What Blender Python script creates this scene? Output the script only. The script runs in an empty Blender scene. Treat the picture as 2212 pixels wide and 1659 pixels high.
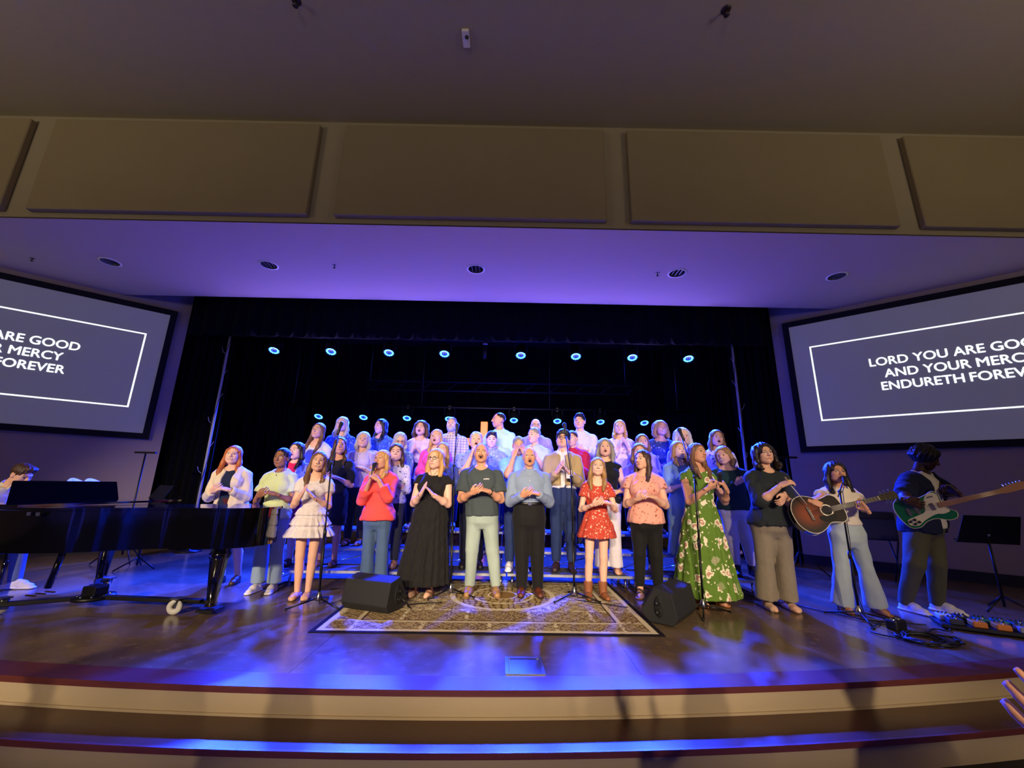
import bpy, math, random
import numpy as np
from mathutils import Vector, Matrix
random.seed(7); RNG = np.random.default_rng(7)
sc = bpy.context.scene
COL = sc.collection
R = math.radians

# ------------------------------------------------------------------ camera
# world: z = 0 is the top of the stage floor, the camera stands on the hall floor below it
F_PX, PITCH, ROLL, CAM_Z = 880.0, R(13.9), R(1.14), 1.28
W_PX, H_PX = 2212.0, 1659.0
_f0, _r0, _u0 = np.array([0, 1., 0]), np.array([1., 0, 0]), np.array([0, 0, 1.])
FWD = _f0*math.cos(PITCH) + _u0*math.sin(PITCH)
_up = _u0*math.cos(PITCH) - _f0*math.sin(PITCH)
RIGHT = _r0*math.cos(ROLL) + _up*math.sin(ROLL)
UP = _up*math.cos(ROLL) - _r0*math.sin(ROLL)
CAM = np.array([0, 0, CAM_Z])
cam_data = bpy.data.cameras.new('camera'); cam = bpy.data.objects.new('camera', cam_data); COL.objects.link(cam)
cam_data.sensor_fit = 'HORIZONTAL'; cam_data.sensor_width = 36.0
cam_data.lens = 36.0*F_PX/W_PX; cam_data.clip_start = 0.02; cam_data.clip_end = 200
cam.matrix_world = Matrix(((RIGHT[0], UP[0], -FWD[0], 0), (RIGHT[1], UP[1], -FWD[1], 0), (RIGHT[2], UP[2], -FWD[2], CAM_Z), (0, 0, 0, 1)))
sc.camera = cam
def ray(x, y): return RIGHT*((x-W_PX/2)/F_PX) - UP*((y-H_PX/2)/F_PX) + FWD
def atz(x, y, z):
    d = ray(x, y); return CAM + d*((z-CAM_Z)/d[2])
def aty(x, y, Y):
    d = ray(x, y); return CAM + d*(Y/d[1])

# ------------------------------------------------------------------ world, light, exposure
sc.view_settings.view_transform = 'Standard'; sc.view_settings.look = 'None'
sc.view_settings.gamma = 1.0; sc.view_settings.use_curve_mapping = False
sc.view_settings.exposure = 0.0
world = bpy.data.worlds.new('world'); sc.world = world; world.use_nodes = True
world.node_tree.nodes['Background'].inputs[0].default_value = (0.9, 0.79, 0.62, 1)
world.node_tree.nodes['Background'].inputs[1].default_value = 0.01

FILL_W = 320.0
FRONT_W = 5200.0      # each front-of-house spot
BLUE_W = 8200.0        # each blue back light (upper bar)
BLUE2_W = 3000.0       # lower bar
BLUE = (0.008, 0.036, 1.0)
WARM = (1.0, 0.79, 0.56)
def spot(name, loc, aim, watts, color, ang, blend, size, parent=None):
    d = bpy.data.lights.new(name, 'SPOT'); d.energy = watts; d.color = color
    d.spot_size = R(ang); d.spot_blend = blend; d.shadow_soft_size = size
    o = bpy.data.objects.new(name, d); COL.objects.link(o)
    o.location = loc
    o.rotation_euler = (Vector(aim)-Vector(loc)).to_track_quat('-Z', 'Y').to_euler()
    if parent:
        o.parent = parent; o.matrix_parent_inverse = parent.matrix_world.inverted()
    return o
# unseen area lamps without fixtures, added behind the camera to brighten the hall ceiling
for lx, wt, sz in ((-8.0, FILL_W*0.8, 3.0), (6.5, FILL_W*0.72, 3.0), (-1.0, FILL_W*1.1, 4.0)):
    d_ = bpy.data.lights.new('ceiling_fill', 'AREA'); d_.shape = 'RECTANGLE'; d_.size = 1.2; d_.size_y = sz; d_.energy = wt; d_.color = (1.0, 0.83, 0.62)
    o_ = bpy.data.objects.new('ceiling_fill', d_); COL.objects.link(o_); o_.location = (lx, -1.6 if abs(lx) > 2 else -6.0, 3.2); o_.rotation_euler = (math.pi, 0, 0)
# front-of-house spots on the ceiling behind the camera
for i, (lx, tx) in enumerate(((-4.2, -2.0), (-2.0, -0.6), (0.6, 0.5), (2.8, 1.7))):
    spot('front_spot', (lx, -9.5, 5.3), (tx, 5.4, 1.24), FRONT_W, WARM, 21, 0.6, 0.10)
spot('front_spot', (-6.0, -9.5, 5.3), (-4.9, 4.4, 0.75), FRONT_W*1.35, WARM, 23, 0.7, 0.10)

spot('front_spot', (5.0, -9.5, 5.3), (4.0, 4.0, 0.3), FRONT_W*0.45, WARM, 16, 0.9, 0.10)

# ------------------------------------------------------------------ materials
def lin(c):
    if isinstance(c, str):
        c = c.lstrip('#'); c = [int(c[i:i+2], 16)/255 for i in (0, 2, 4)]
    return tuple((v/12.92 if v <= 0.04045 else ((v+0.055)/1.055)**2.4) for v in c)
MATS = {}
def mat(name, color='#808080', rough=0.6, metal=0.0, bump=0.0, bscale=60.0, spec=0.5, sheen=0.0, var=0.0, vscale=4.0, coat=0.0, emit=None, estr=0.0, stretch=None, sss=0.0):
    if name in MATS: return MATS[name]
    m = bpy.data.materials.new(name); m.use_nodes = True; nt = m.node_tree
    b = nt.nodes['Principled BSDF']
    c = lin(color) if isinstance(color, str) else color
    b.inputs['Base Color'].default_value = (*c, 1); b.inputs['Roughness'].default_value = rough
    b.inputs['Metallic'].default_value = metal; b.inputs['Specular IOR Level'].default_value = spec
    if coat: b.inputs['Coat Weight'].default_value = coat; b.inputs['Coat Roughness'].default_value = 0.08
    if sheen: b.inputs['Sheen Weight'].default_value = sheen
    if emit is not None:
        e = lin(emit) if isinstance(emit, str) else emit
        b.inputs['Emission Color'].default_value = (*e, 1); b.inputs['Emission Strength'].default_value = estr
    if bump or var:
        tc = nt.nodes.new('ShaderNodeTexCoord'); src = tc.outputs['Object']
        if stretch:
            mp = nt.nodes.new('ShaderNodeMapping'); mp.inputs['Scale'].default_value = stretch
            nt.links.new(src, mp.inputs[0]); src = mp.outputs[0]
        if bump:
            n = nt.nodes.new('ShaderNodeTexNoise'); n.inputs['Scale'].default_value = bscale; n.inputs['Detail'].default_value = 3
            nt.links.new(src, n.inputs['Vector'])
            bp = nt.nodes.new('ShaderNodeBump'); bp.inputs['Strength'].default_value = bump; bp.inputs['Distance'].default_value = 0.01
            nt.links.new(n.outputs[0], bp.inputs['Height']); nt.links.new(bp.outputs[0], b.inputs['Normal'])
        if var:
            n2 = nt.nodes.new('ShaderNodeTexNoise'); n2.inputs['Scale'].default_value = vscale; n2.inputs['Detail'].default_value = 4
            nt.links.new(src, n2.inputs['Vector'])
            mx = nt.nodes.new('ShaderNodeMix'); mx.data_type = 'RGBA'
            lo = [max(0, v*(1-var)) for v in c]; hi = [min(1, v*(1+var)) for v in c]
            mx.inputs[6].default_value = (*lo, 1); mx.inputs[7].default_value = (*hi, 1)
            nt.links.new(n2.outputs[0], mx.inputs[0]); nt.links.new(mx.outputs[2], b.inputs['Base Color'])
    MATS[name] = m
    return m

class NT:
    """small helper to write node graphs"""
    def __init__(s, m): s.t = m.node_tree; s.b = s.t.nodes['Principled BSDF']
    def n(s, typ, **kw):
        o = s.t.nodes.new(typ)
        for k, v in kw.items(): setattr(o, k, v)
        return o
    def val(s, sock, v):
        if isinstance(v, (int, float, tuple)): sock.default_value = v
        else: s.t.links.new(v, sock)
    def math(s, op, a, b=0.0, c=0.0):
        o = s.n('ShaderNodeMath', operation=op); s.val(o.inputs[0], a); s.val(o.inputs[1], b); s.val(o.inputs[2], c); return o.outputs[0]
    def mix(s, f, a, b):
        o = s.n('ShaderNodeMix', data_type='RGBA'); s.val(o.inputs[0], f)
        s.val(o.inputs[6], (*lin(a), 1) if isinstance(a, str) else a); s.val(o.inputs[7], (*lin(b), 1) if isinstance(b, str) else b); return o.outputs[2]
    def obj(s, scale=None, loc=None, rot=None):
        tc = s.n('ShaderNodeTexCoord'); o = tc.outputs['Object']
        if scale or loc or rot:
            mp = s.n('ShaderNodeMapping')
            if scale: mp.inputs['Scale'].default_value = scale
            if loc: mp.inputs['Location'].default_value = loc
            if rot: mp.inputs['Rotation'].default_value = rot
            s.t.links.new(o, mp.inputs[0]); o = mp.outputs[0]
        return o
    def noise(s, vec, scale, detail=3):
        o = s.n('ShaderNodeTexNoise'); s.val(o.inputs['Vector'], vec); o.inputs['Scale'].default_value = scale; o.inputs['Detail'].default_value = detail; return o
    def voro(s, vec, scale, feature='F1'):
        o = s.n('ShaderNodeTexVoronoi', feature=feature); s.val(o.inputs['Vector'], vec); o.inputs['Scale'].default_value = scale; return o
    def sep(s, vec):
        o = s.n('ShaderNodeSeparateXYZ'); s.val(o.inputs[0], vec); return o.outputs
    def step(s, v, lo, hi):   # smooth 0..1
        o = s.n('ShaderNodeMapRange', interpolation_type='SMOOTHSTEP'); s.val(o.inputs[0], v); o.inputs[1].default_value = lo; o.inputs[2].default_value = hi; return o.outputs[0]
    def base(s, c): s.val(s.b.inputs['Base Color'], c)

def fabric(name, color, rough=0.85, sheen=0.04, bump=0.55, var=0.12):
    return mat('fabric_'+name, color, rough, bump=bump, bscale=15, sheen=sheen, var=var, vscale=7, spec=0.25)
def floral(name, ground, petals, accent=None, scale=14.0, size=0.32, rough=0.8):
    key = 'floral_'+name
    if key in MATS: return MATS[key]
    m = mat(key, ground, rough, spec=0.25); g = NT(m)
    v = g.obj(); nz = g.noise(v, scale*2.2, 2)
    add = g.n('ShaderNodeVectorMath', operation='MULTIPLY_ADD'); g.t.links.new(nz.outputs['Color'], add.inputs[0]); add.inputs[1].default_value = (0.62/scale,)*3; g.t.links.new(v, add.inputs[2])
    vo = g.voro(add.outputs[0], scale); d = vo.outputs['Distance']
    pick = g.step(g.sep(vo.outputs['Color'])[0], 0.12, 0.17)
    c = g.mix(g.math('MULTIPLY', g.step(d, size+0.03, size-0.02), pick), ground, petals)
    if accent:
        c = g.mix(g.math('MULTIPLY', g.step(d, size*0.72, size*0.66), pick), c, accent); c = g.mix(g.math('MULTIPLY', g.step(d, size*0.30, size*0.24), pick), c, petals)
    v2 = g.voro(add.outputs[0], scale*2.6); fleck = g.math('MULTIPLY', g.step(v2.outputs['Distance'], 0.30, 0.24), g.step(g.sep(v2.outputs['Color'])[1], 0.55, 0.6))
    c = g.mix(fleck, c, petals)
    g.base(c)
    return m
def plaid(name, base, line, scale=24.0):
    key = 'plaid_'+name
    if key in MATS: return MATS[key]
    m = mat(key, base, 0.85, spec=0.25); g = NT(m)
    x, y, z = g.sep(g.obj())[:3]
    a = g.math('ABSOLUTE', g.math('SINE', g.math('MULTIPLY', x, scale*3.0))); b = g.math('ABSOLUTE', g.math('SINE', g.math('MULTIPLY', z, scale*3.0)))
    l1 = g.step(a, 0.35, 0.2); l2 = g.step(b, 0.35, 0.2)
    g.base(g.mix(g.math('MULTIPLY', g.math('MAXIMUM', l1, l2), 0.75), base, line))
    return m
def denim(name, color):
    return mat('denim_'+name, color, 0.85, bump=0.55, bscale=16, sheen=0.03, var=0.34, vscale=5, spec=0.2, stretch=(1, 1, 0.45))

# ------------------------------------------------------------------ mesh helpers
def mesh_from(name, V, Fq, mats=None, fm=None, smooth=False):
    me = bpy.data.meshes.new(name)
    V = np.asarray(V, dtype=np.float32)
    if isinstance(Fq, np.ndarray):
        n, k = Fq.shape
        me.vertices.add(len(V)); me.vertices.foreach_set('co', V.ravel())
        me.loops.add(n*k); me.loops.foreach_set('vertex_index', Fq.astype(np.int32).ravel())
        me.polygons.add(n); me.polygons.foreach_set('loop_start', np.arange(0, n*k, k, dtype=np.int32))
    else:
        me.from_pydata([tuple(v) for v in V.tolist()], [], Fq)
    me.update(calc_edges=True); me.validate()
    for m in (mats or []): me.materials.append(m)
    if fm is not None: me.polygons.foreach_set('material_index', np.asarray(fm, dtype=np.int32))
    me.polygons.foreach_set('use_smooth', np.full(len(me.polygons), smooth, dtype=bool))
    me.update()
    return me
def put(name, me, parent=None, loc=None, rot=None, scale=None):
    o = bpy.data.objects.new(name, me); COL.objects.link(o)
    if loc is not None: o.location = loc
    if rot is not None: o.rotation_euler = rot
    if scale is not None: o.scale = scale if isinstance(scale, (tuple, list)) else (scale,)*3
    if parent: o.parent = parent
    return o
def empty(name, loc=(0, 0, 0), rotz=0.0):
    o = bpy.data.objects.new(name, None); COL.objects.link(o); o.location = loc; o.rotation_euler = (0, 0, rotz); o.empty_display_size = 0.1; return o
def tag(o, label, cat, group=None):
    o['label'] = label; o['category'] = cat
    if group: o['group'] = group
    return o
def structure(o, label=None):
    o['kind'] = 'structure'
    if label: o['label'] = label
    return o

class MB:
    """collects simple solids into one mesh"""
    def __init__(s): s.v = []; s.f = []; s.sm = []
    def _add(s, vs, fs, smooth=False):
        o = len(s.v); s.v += [tuple(map(float, v)) for v in vs]; s.f += [tuple(i+o for i in f) for f in fs]; s.sm += [smooth]*len(fs); return s
    def box(s, c, size, rot=None, bevel=0.0):
        hx, hy, hz = (d/2 for d in size)
        if bevel > 0:
            b = min(bevel, hx*.9, hy*.9, hz*.9)
            # octagonal prism profile in xy with chamfered top and bottom
            def ring(ix, z):
                return [(hx-ix, -hy+b+ix*0, z), (hx-ix, hy-b, z), (hx-b, hy-ix, z), (-hx+b, hy-ix, z), (-hx+ix, hy-b, z), (-hx+ix, -hy+b, z), (-hx+b, -hy+ix, z), (hx-b, -hy+ix, z)]
            rs = [ring(b*.7, -hz), ring(0, -hz+b), ring(0, hz-b), ring(b*.7, hz)]
            vs = [p for r in rs for p in r]; fs = []
            for k in range(3):
                for i in range(8): fs.append((k*8+i, k*8+(i+1) % 8, (k+1)*8+(i+1) % 8, (k+1)*8+i))
            fs.append(tuple(range(7, -1, -1))); fs.append(tuple(24+i for i in range(8)))
        else:
            vs = [(x, y, z) for x in (-hx, hx) for y in (-hy, hy) for z in (-hz, hz)]
            fs = [(0, 1, 3, 2), (4, 6, 7, 5), (0, 4, 5, 1), (2, 3, 7, 6), (0, 2, 6, 4), (1, 5, 7, 3)]
        if rot is not None:
            M = rot if isinstance(rot, Matrix) else Matrix.Rotation(rot, 3, 'Z')
            vs = [tuple(M @ Vector(v)) for v in vs]
        return s._add([(v[0]+c[0], v[1]+c[1], v[2]+c[2]) for v in vs], fs)
    def tube(s, pts, r, n=10, closed=False, caps=True):
        P = [Vector(p) for p in pts]; rs = r if isinstance(r, (list, tuple)) else [r]*len(P)
        vs = []; fs = []; prev = None
        for i, p in enumerate(P):
            if closed: t = (P[(i+1) % len(P)]-P[i-1])
            else: t = P[min(i+1, len(P)-1)]-P[max(i-1, 0)]
            t.normalize()
            a = (prev - t*prev.dot(t)) if prev is not None else (Vector((0, 0, 1)) if abs(t.z) < .9 else Vector((1, 0, 0)))
            a = a - t*a.dot(t); a.normalize(); prev = a; b = t.cross(a)
            for k in range(n):
                an = 2*math.pi*k/n; vs.append(p+(a*math.cos(an)+b*math.sin(an))*rs[i])
        m = len(P)
        for i in range(m if closed else m-1):
            j = (i+1) % m
            for k in range(n): fs.append((i*n+k, i*n+(k+1) % n, j*n+(k+1) % n, j*n+k))
        if not closed and caps: fs.append(tuple(range(n-1, -1, -1))); fs.append(tuple((m-1)*n+k for k in range(n)))
        return s._add(vs, fs, True)
    def cyl(s, a, b, r, n=20, r2=None): return s.tube([a, b], [r, r if r2 is None else r2], n)
    def lathe(s, prof, n=24, M=None):
        vs = []; fs = []
        for (r, z) in prof:
            for k in range(n):
                an = 2*math.pi*k/n; v = Vector((r*math.cos(an), r*math.sin(an), z)); vs.append(M @ v if M else v)
        for i in range(len(prof)-1):
            for k in range(n): fs.append((i*n+k, i*n+(k+1) % n, (i+1)*n+(k+1) % n, (i+1)*n+k))
        return s._add(vs, fs, True)
    def sphere(s, c, r, n=16, m=10, sc=(1, 1, 1)):
        prof = [(max(1e-4, r*math.sin(math.pi*i/m)), -r*math.cos(math.pi*i/m)) for i in range(m+1)]
        return s.lathe(prof, n, Matrix.Translation(c) @ Matrix.Diagonal((*sc, 1)))
    def prism(s, poly, z0, z1, M=None, smooth=False):
        """extruded outline (x,y) from z0 to z1"""
        n = len(poly); vs = [Vector((x, y, z)) for z in (z0, z1) for x, y in poly]
        if M: vs = [M @ v for v in vs]
        fs = [tuple(range(n-1, -1, -1)), tuple(range(n, 2*n))] + [(i, (i+1) % n, n+(i+1) % n, n+i) for i in range(n)]
        return s._add(vs, fs, smooth)
    def quad(s, a, b, c, d): return s._add([a, b, c, d], [(0, 1, 2, 3)])
    def build(s, name, m, parent=None, **kw):
        me = bpy.data.meshes.new(name); me.from_pydata(s.v, [], s.f); me.update()
        ms = m if isinstance(m, (list, tuple)) else [m]
        for q in ms: me.materials.append(q)
        me.polygons.foreach_set('use_smooth', s.sm); me.update()
        return put(name, me, parent, **kw)
def sharp_edges(o, ang=35):
    md = o.modifiers.new('edges', 'EDGE_SPLIT'); md.split_angle = R(ang); return o

M_BLACK = mat('black_metal', '#0c0c0e', 0.42, metal=0.3)
M_BLACKP = mat('black_plastic', '#111214', 0.5)
M_CHROME = mat('chrome', '#c8cacc', 0.16, metal=1.0)
M_STEEL = mat('grey_steel', '#7d7f84', 0.35, metal=0.9)
M_RUBBER = mat('black_rubber', '#0a0a0a', 0.8)
M_CABLE = mat('black_cable', '#0b0b0c', 0.45)

# ------------------------------------------------------------------ stage and hall structure
AX = -0.65                                     # the hall's centre line (camera stands right of it)
def edge_y(x, off=0.0): return 2.985 + (x+1.1)**2/52.0 + off
M_FLOOR = mat('stained_stage_floor', '#4a3624', 0.2, spec=0.5); _g = NT(M_FLOOR)
_v = _g.obj(); _n1 = _g.noise(_v, 1.3, 5).outputs[0]; _n2 = _g.noise(_v, 9, 4).outputs[0]
_c = _g.mix(_g.step(_n1, 0.35, 0.7), '#5a4835', '#76634b'); _c = _g.mix(_g.math('MULTIPLY', _g.step(_n2, 0.5, 0.75), 0.35), _c, '#84715a')
_x, _y, _z = _g.sep(_v)[:3]
_sx = _g.math('ABSOLUTE', _g.math('SUBTRACT', _g.math('FRACT', _g.math('MULTIPLY', _g.math('ADD', _x, 0.27), 1/2.44)), 0.5)); _sy = _g.math('ABSOLUTE', _g.math('SUBTRACT', _g.math('FRACT', _g.math('MULTIPLY', _y, 1/1.22)), 0.5))
_seam = _g.math('MAXIMUM', _g.step(_sx, 0.0022, 0.0012), _g.step(_sy, 0.0045, 0.0025))
_g.base(_g.mix(_g.math('MULTIPLY', _seam, 0.55), _c, '#1e150e'))
_g.val(_g.b.inputs['Roughness'], _g.math('ADD', 0.17, _g.math('MULTIPLY', _n2, 0.10)))
M_NOSE = mat('dark_red_stained_oak', '#5a2c26', 0.3, var=0.35, vscale=6, stretch=(0.6, 6, 6), bump=0.05, bscale=30)
M_RISER = mat('beige_painted_riser', '#ad9a78', 0.75, bump=0.05, bscale=140)
M_TREAD = mat('brown_step_tread', '#4a2c1d', 0.26, var=0.25, vscale=4)
M_WALLP = mat('taupe_wall_paint', '#9a8c7c', 0.85, bump=0.08, bscale=120)
M_CEIL = mat('tan_hall_ceiling', '#958a6c', 0.9, bump=0.06, bscale=90)
M_PANEL = mat('tan_fabric_acoustic_panel', '#8b7d5c', 0.95, bump=0.15, bscale=220, var=0.06, vscale=2)
M_SOFFIT = mat('pale_soffit_paint', '#cbb6aa', 0.85, bump=0.04, bscale=100)
M_VOID = mat('black_stage_paint', '#060607', 0.9)
M_CARPET = mat('dark_hall_carpet', '#1d1311', 0.95, bump=0.4, bscale=200)

def ribbon(name, xs, f_in, f_out, z, m):      # flat strip between two curves
    b = MB()
    vs = [(x, f_in(x), z) for x in xs] + [(x, f_out(x), z) for x in xs]; n = len(xs)
    b._add(vs, [(i, i+1, n+i+1, n+i) for i in range(n-1)]); return b
XS = [-9+0.25*i for i in range(73)]
def slab(name, m, y_front, y_back, z_top, z_bot):
    b = MB(); n = len(XS); vs = []
    for x in XS: vs += [(x, y_front(x), z_bot), (x, y_front(x), z_top), (x, y_back(x), z_top), (x, y_back(x), z_bot)]
    fs = []
    for i in range(n-1):
        a = i*4; c = a+4
        fs += [(a, c, c+1, a+1), (a+1, c+1, c+2, a+2), (a+2, c+2, c+3, a+3), (a+3, c+3, c, a)]
    fs += [(0, 1, 2, 3), ((n-1)*4+3, (n-1)*4+2, (n-1)*4+1, (n-1)*4)]
    b._add(vs, fs); return b.build(name, m)
structure(slab('floor_stage', M_FLOOR, lambda x: edge_y(x, 0.20), lambda x: 12.6, 0.0, -0.03), 'glossy brown stage floor')
structure(slab('trim_1', M_NOSE, lambda x: edge_y(x), lambda x: edge_y(x, 0.20), 0.0, -0.038), 'dark red wooden edge of the stage')
structure(slab('wall_front_1', M_RISER, lambda x: edge_y(x, 0.03), lambda x: edge_y(x, 0.12), -0.038, -0.175), 'beige painted face of the stage front')
structure(slab('trim_2', M_RISER, lambda x: edge_y(x, 0.018), lambda x: edge_y(x, 0.03), -0.16, -0.175), 'thin beige moulding under the stage front')
structure(slab('floor_step', M_TREAD, lambda x: edge_y(x, -0.29), lambda x: edge_y(x, 0.12), -0.175, -0.20), 'brown step in front of the stage')
structure(slab('trim_3', M_NOSE, lambda x: edge_y(x, -0.305), lambda x: edge_y(x, -0.29), -0.175, -0.208), 'dark red nosing of the step')
structure(slab('wall_front_2', M_RISER, lambda x: edge_y(x, -0.27), lambda x: edge_y(x, 0.12), -0.20, -0.36), 'beige painted face of the step')
b = MB(); b.box((0, -5.5, -0.385), (26, 18.5, 0.05)); structure(b.build('floor_hall', M_CARPET), 'dark carpet of the hall')

for nm_, c_, s_ in (('wall_hall_back', (0, -13.1, 3), (26.4, .2, 6.8)), ('wall_hall_left', (-13.1, -4.0, 3), (.2, 18, 6.8)), ('wall_hall_right', (13.1, -4.0, 3), (.2, 18, 6.8))):
    structure(MB().box(c_, s_).build(nm_, M_WALLP), 'taupe wall of the hall')
SOF_Z, FAS_Y, SOF_Y1, CEIL_Z = 4.68, 4.88, 7.22, 6.38
# ceiling of the hall and the bulkhead in front of the stage
b = MB(); b.box((0, -4.0, CEIL_Z+0.05), (26, 17.8, 0.1)); structure(b.build('ceiling', M_CEIL), 'tan hall ceiling')
bulk = MB(); bulk.box((0, FAS_Y+0.06, (SOF_Z+CEIL_Z)/2+0.01), (26, 0.12, CEIL_Z-SOF_Z-0.02)); bulk = structure(bulk.build('wall_bulkhead', M_CEIL), 'tan bulkhead above the stage front')
for x0, x1 in ((-10.4, -6.97), (-6.62, -2.82), (-2.46, 1.24), (1.57, 5.21), (5.54, 9.2)):
    p = MB(); p.box(((x0+x1)/2, FAS_Y-0.045, 5.51), (x1-x0, 0.088, 1.48), bevel=0.012); p.build('acoustic_panel', M_PANEL, bulk)
# soffit with round holes for the recessed lights
LIGHT_PX = [(238, 566), (580, 572), (1028, 582), (1462, 591), (1803, 600)]
LX = [float(atz(px, py, SOF_Z)[0]) for px, py in LIGHT_PX]; LY = 6.0; HR = 0.125
b = MB(); y0, y1 = FAS_Y, SOF_Y1; q = 0.2
b.quad((-13, y0, SOF_Z), (13, y0, SOF_Z), (13, LY-q, SOF_Z), (-13, LY-q, SOF_Z)); b.quad((-13, LY+q, SOF_Z), (13, LY+q, SOF_Z), (13, y1, SOF_Z), (-13, y1, SOF_Z))
xe = [-13]+[v for x in LX for v in (x-q, x+q)]+[13]
for i in range(0, len(xe), 2): b.quad((xe[i], LY-q, SOF_Z), (xe[i+1], LY-q, SOF_Z), (xe[i+1], LY+q, SOF_Z), (xe[i], LY+q, SOF_Z))
for x in LX:
    n = 32; vs = []
    for k in range(n):
        an = 2*math.pi*k/n; c, s_ = math.cos(an), math.sin(an); m_ = q/max(abs(c), abs(s_))
        vs += [(x+HR*c, LY+HR*s_, SOF_Z), (x+m_*c, LY+m_*s_, SOF_Z)]
    b._add(vs, [(2*k, 2*k+1, (2*k+3) % (2*n), (2*k+2) % (2*n)) for k in range(n)])
b.quad((-13, y1, SOF_Z), (13, y1, SOF_Z), (13, y1, SOF_Z+0.45), (-13, y1, SOF_Z+0.45))
structure(b.build('ceiling_soffit', M_SOFFIT), 'pale underside of the bulkhead over the stage')

M_CAN = mat('downlight_reflector', '#6a6b72', 0.35, metal=0.4)
M_TRIMR = mat('downlight_trim', '#f0eeea', 0.5)
for i, x in enumerate(LX):
    e = empty('recessed_downlight', (x, LY, SOF_Z))
    MB().lathe([(HR-.002, -.006), (HR+.022, -.006), (HR+.022, .0), (HR-.002, .0)], 32).build('trim_ring', M_TRIMR, e)
    MB().lathe([(HR-.002, -.005), (HR-.006, .05), (.075, .16), (.001, .165)], 32).build('reflector', M_CAN, e)
    fb = MB()
    for k in (-1, 0, 1): fb.box((k*.06, 0, .035), (.008, .21, .05))
    fb.build('baffle', M_CAN, e)
    MB().sphere((0, 0, .11), .035).build('bulb', mat('unlit_bulb', '#cfcfd4', .2), e)
    tag(e, 'unlit round recessed downlight with baffles in the stage soffit', 'downlight', 'recessed downlights along the soffit')
for px, py in ((723, 573), (1420, 590), (70, 558)):
    p = atz(px, py, SOF_Z); e = empty('sprinkler_head', (p[0], p[1], SOF_Z))
    MB().lathe([(.001, -.004), (.032, -.004), (.034, 0)], 16).build('escutcheon', M_STEEL, e)
    MB().tube([(0, 0, 0), (0, 0, -.05)], .008).lathe([(.001, -.052), (.022, -.05), (.022, -.046)], 12).build('head', mat('dark_brass', '#3c3236', .4, metal=.7), e)
    tag(e, 'tiny dark fire sprinkler head on the soffit', 'sprinkler', 'sprinkler heads on the soffit')
# things under the hall ceiling
p = atz(1007, 80, CEIL_Z); e = empty('ceiling_sensor', (p[0], p[1], CEIL_Z))
MB().box((0, 0, -.02), (.085, .2, .04), bevel=.01).build('housing', mat('white_plastic', '#cfc8b8', .5), e)
MB().lathe([(.022, 0), (.022, -.008), (.001, -.02)], 16, Matrix.Translation((0.012, -.03, -.04))).build('lens', M_BLACKP, e)
tag(e, 'small white rectangular sensor box on the hall ceiling', 'sensor')
for px, py, nm in ((1568, 21, 0), (640, 1, 0)):
    p = atz(px, py, CEIL_Z); e = empty('ceiling_sprinkler', (p[0], p[1], CEIL_Z))
    MB().lathe([(.001, -.008), (.05, -.006), (.052, 0)], 16).build('escutcheon', mat('dark_brass', '#3c3236', .4, metal=.7), e)
    MB().tube([(0, 0, 0), (0, 0, -.07)], .014).lathe([(.001, -.085), (.03, -.08), (.03, -.07)], 12).build('head', mat('dark_brass', '#3c3236', .4, metal=.7), e)
    tag(e, 'small dark sprinkler head on the tan hall ceiling', 'sprinkler', 'sprinkler heads on the hall ceiling')

# angled side walls with the screens
WANG = R(49.5)
WL, WR = np.array([-6.72, 7.92]), np.array([5.36, 7.92])      # far ends of the two walls
DL, DR = np.array([-math.sin(WANG), -math.cos(WANG)]), np.array([math.sin(WANG), -math.cos(WANG)])
def wall_box(P0, D, s0, s1, z0, z1, t0, t1, sgn):
    """box along a side wall: s along the wall towards the hall, t towards the room"""
    N = np.array([-D[1], D[0]])*sgn
    def P(s_, t, z): q_ = P0+D*s_+N*t; return (q_[0], q_[1], z)
    return [P(s0, t0, z0), P(s1, t0, z0), P(s1, t1, z0), P(s0, t1, z0), P(s0, t0, z1), P(s1, t0, z1), P(s1, t1, z1), P(s0, t1, z1)]
BOXF = [(0, 3, 2, 1), (4, 5, 6, 7), (0, 1, 5, 4), (1, 2, 6, 5), (2, 3, 7, 6), (3, 0, 4, 7)]
# N points into the room: for the left wall (D = (-s,-c)) N must have +x
SL = 1.0 if -DL[1] > 0 else -1.0
SR = 1.0 if -DR[1] < 0 else -1.0
for nm, P0, D, sg in (('wall_left', WL, DL, SL), ('wall_right', WR, DR, SR)):
    b = MB(); b._add(wall_box(P0, D, 0, 9.5, 0, 5.2, -0.2, 0, sg), BOXF); structure(b.build(nm, M_WALLP), 'taupe side wall with the projection screen')
    b = MB(); b._add(wall_box(P0, D, 0, 9.5, 0, 0.16, 0, 0.02, sg), BOXF); structure(b.build('baseboard_'+nm[5:], mat('black_baseboard', '#0b0a0a', .6)))
M_SCR = mat('screen_picture', '#7d7d80', 0.9, emit='#413f4e', estr=1.0)
M_WHITE_E = mat('projected_white', '#000000', 0.9, emit='#eef6ff', estr=1.35)
M_FRAME = mat('black_velvet_frame', '#050505', 0.95)
NF = None
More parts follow.
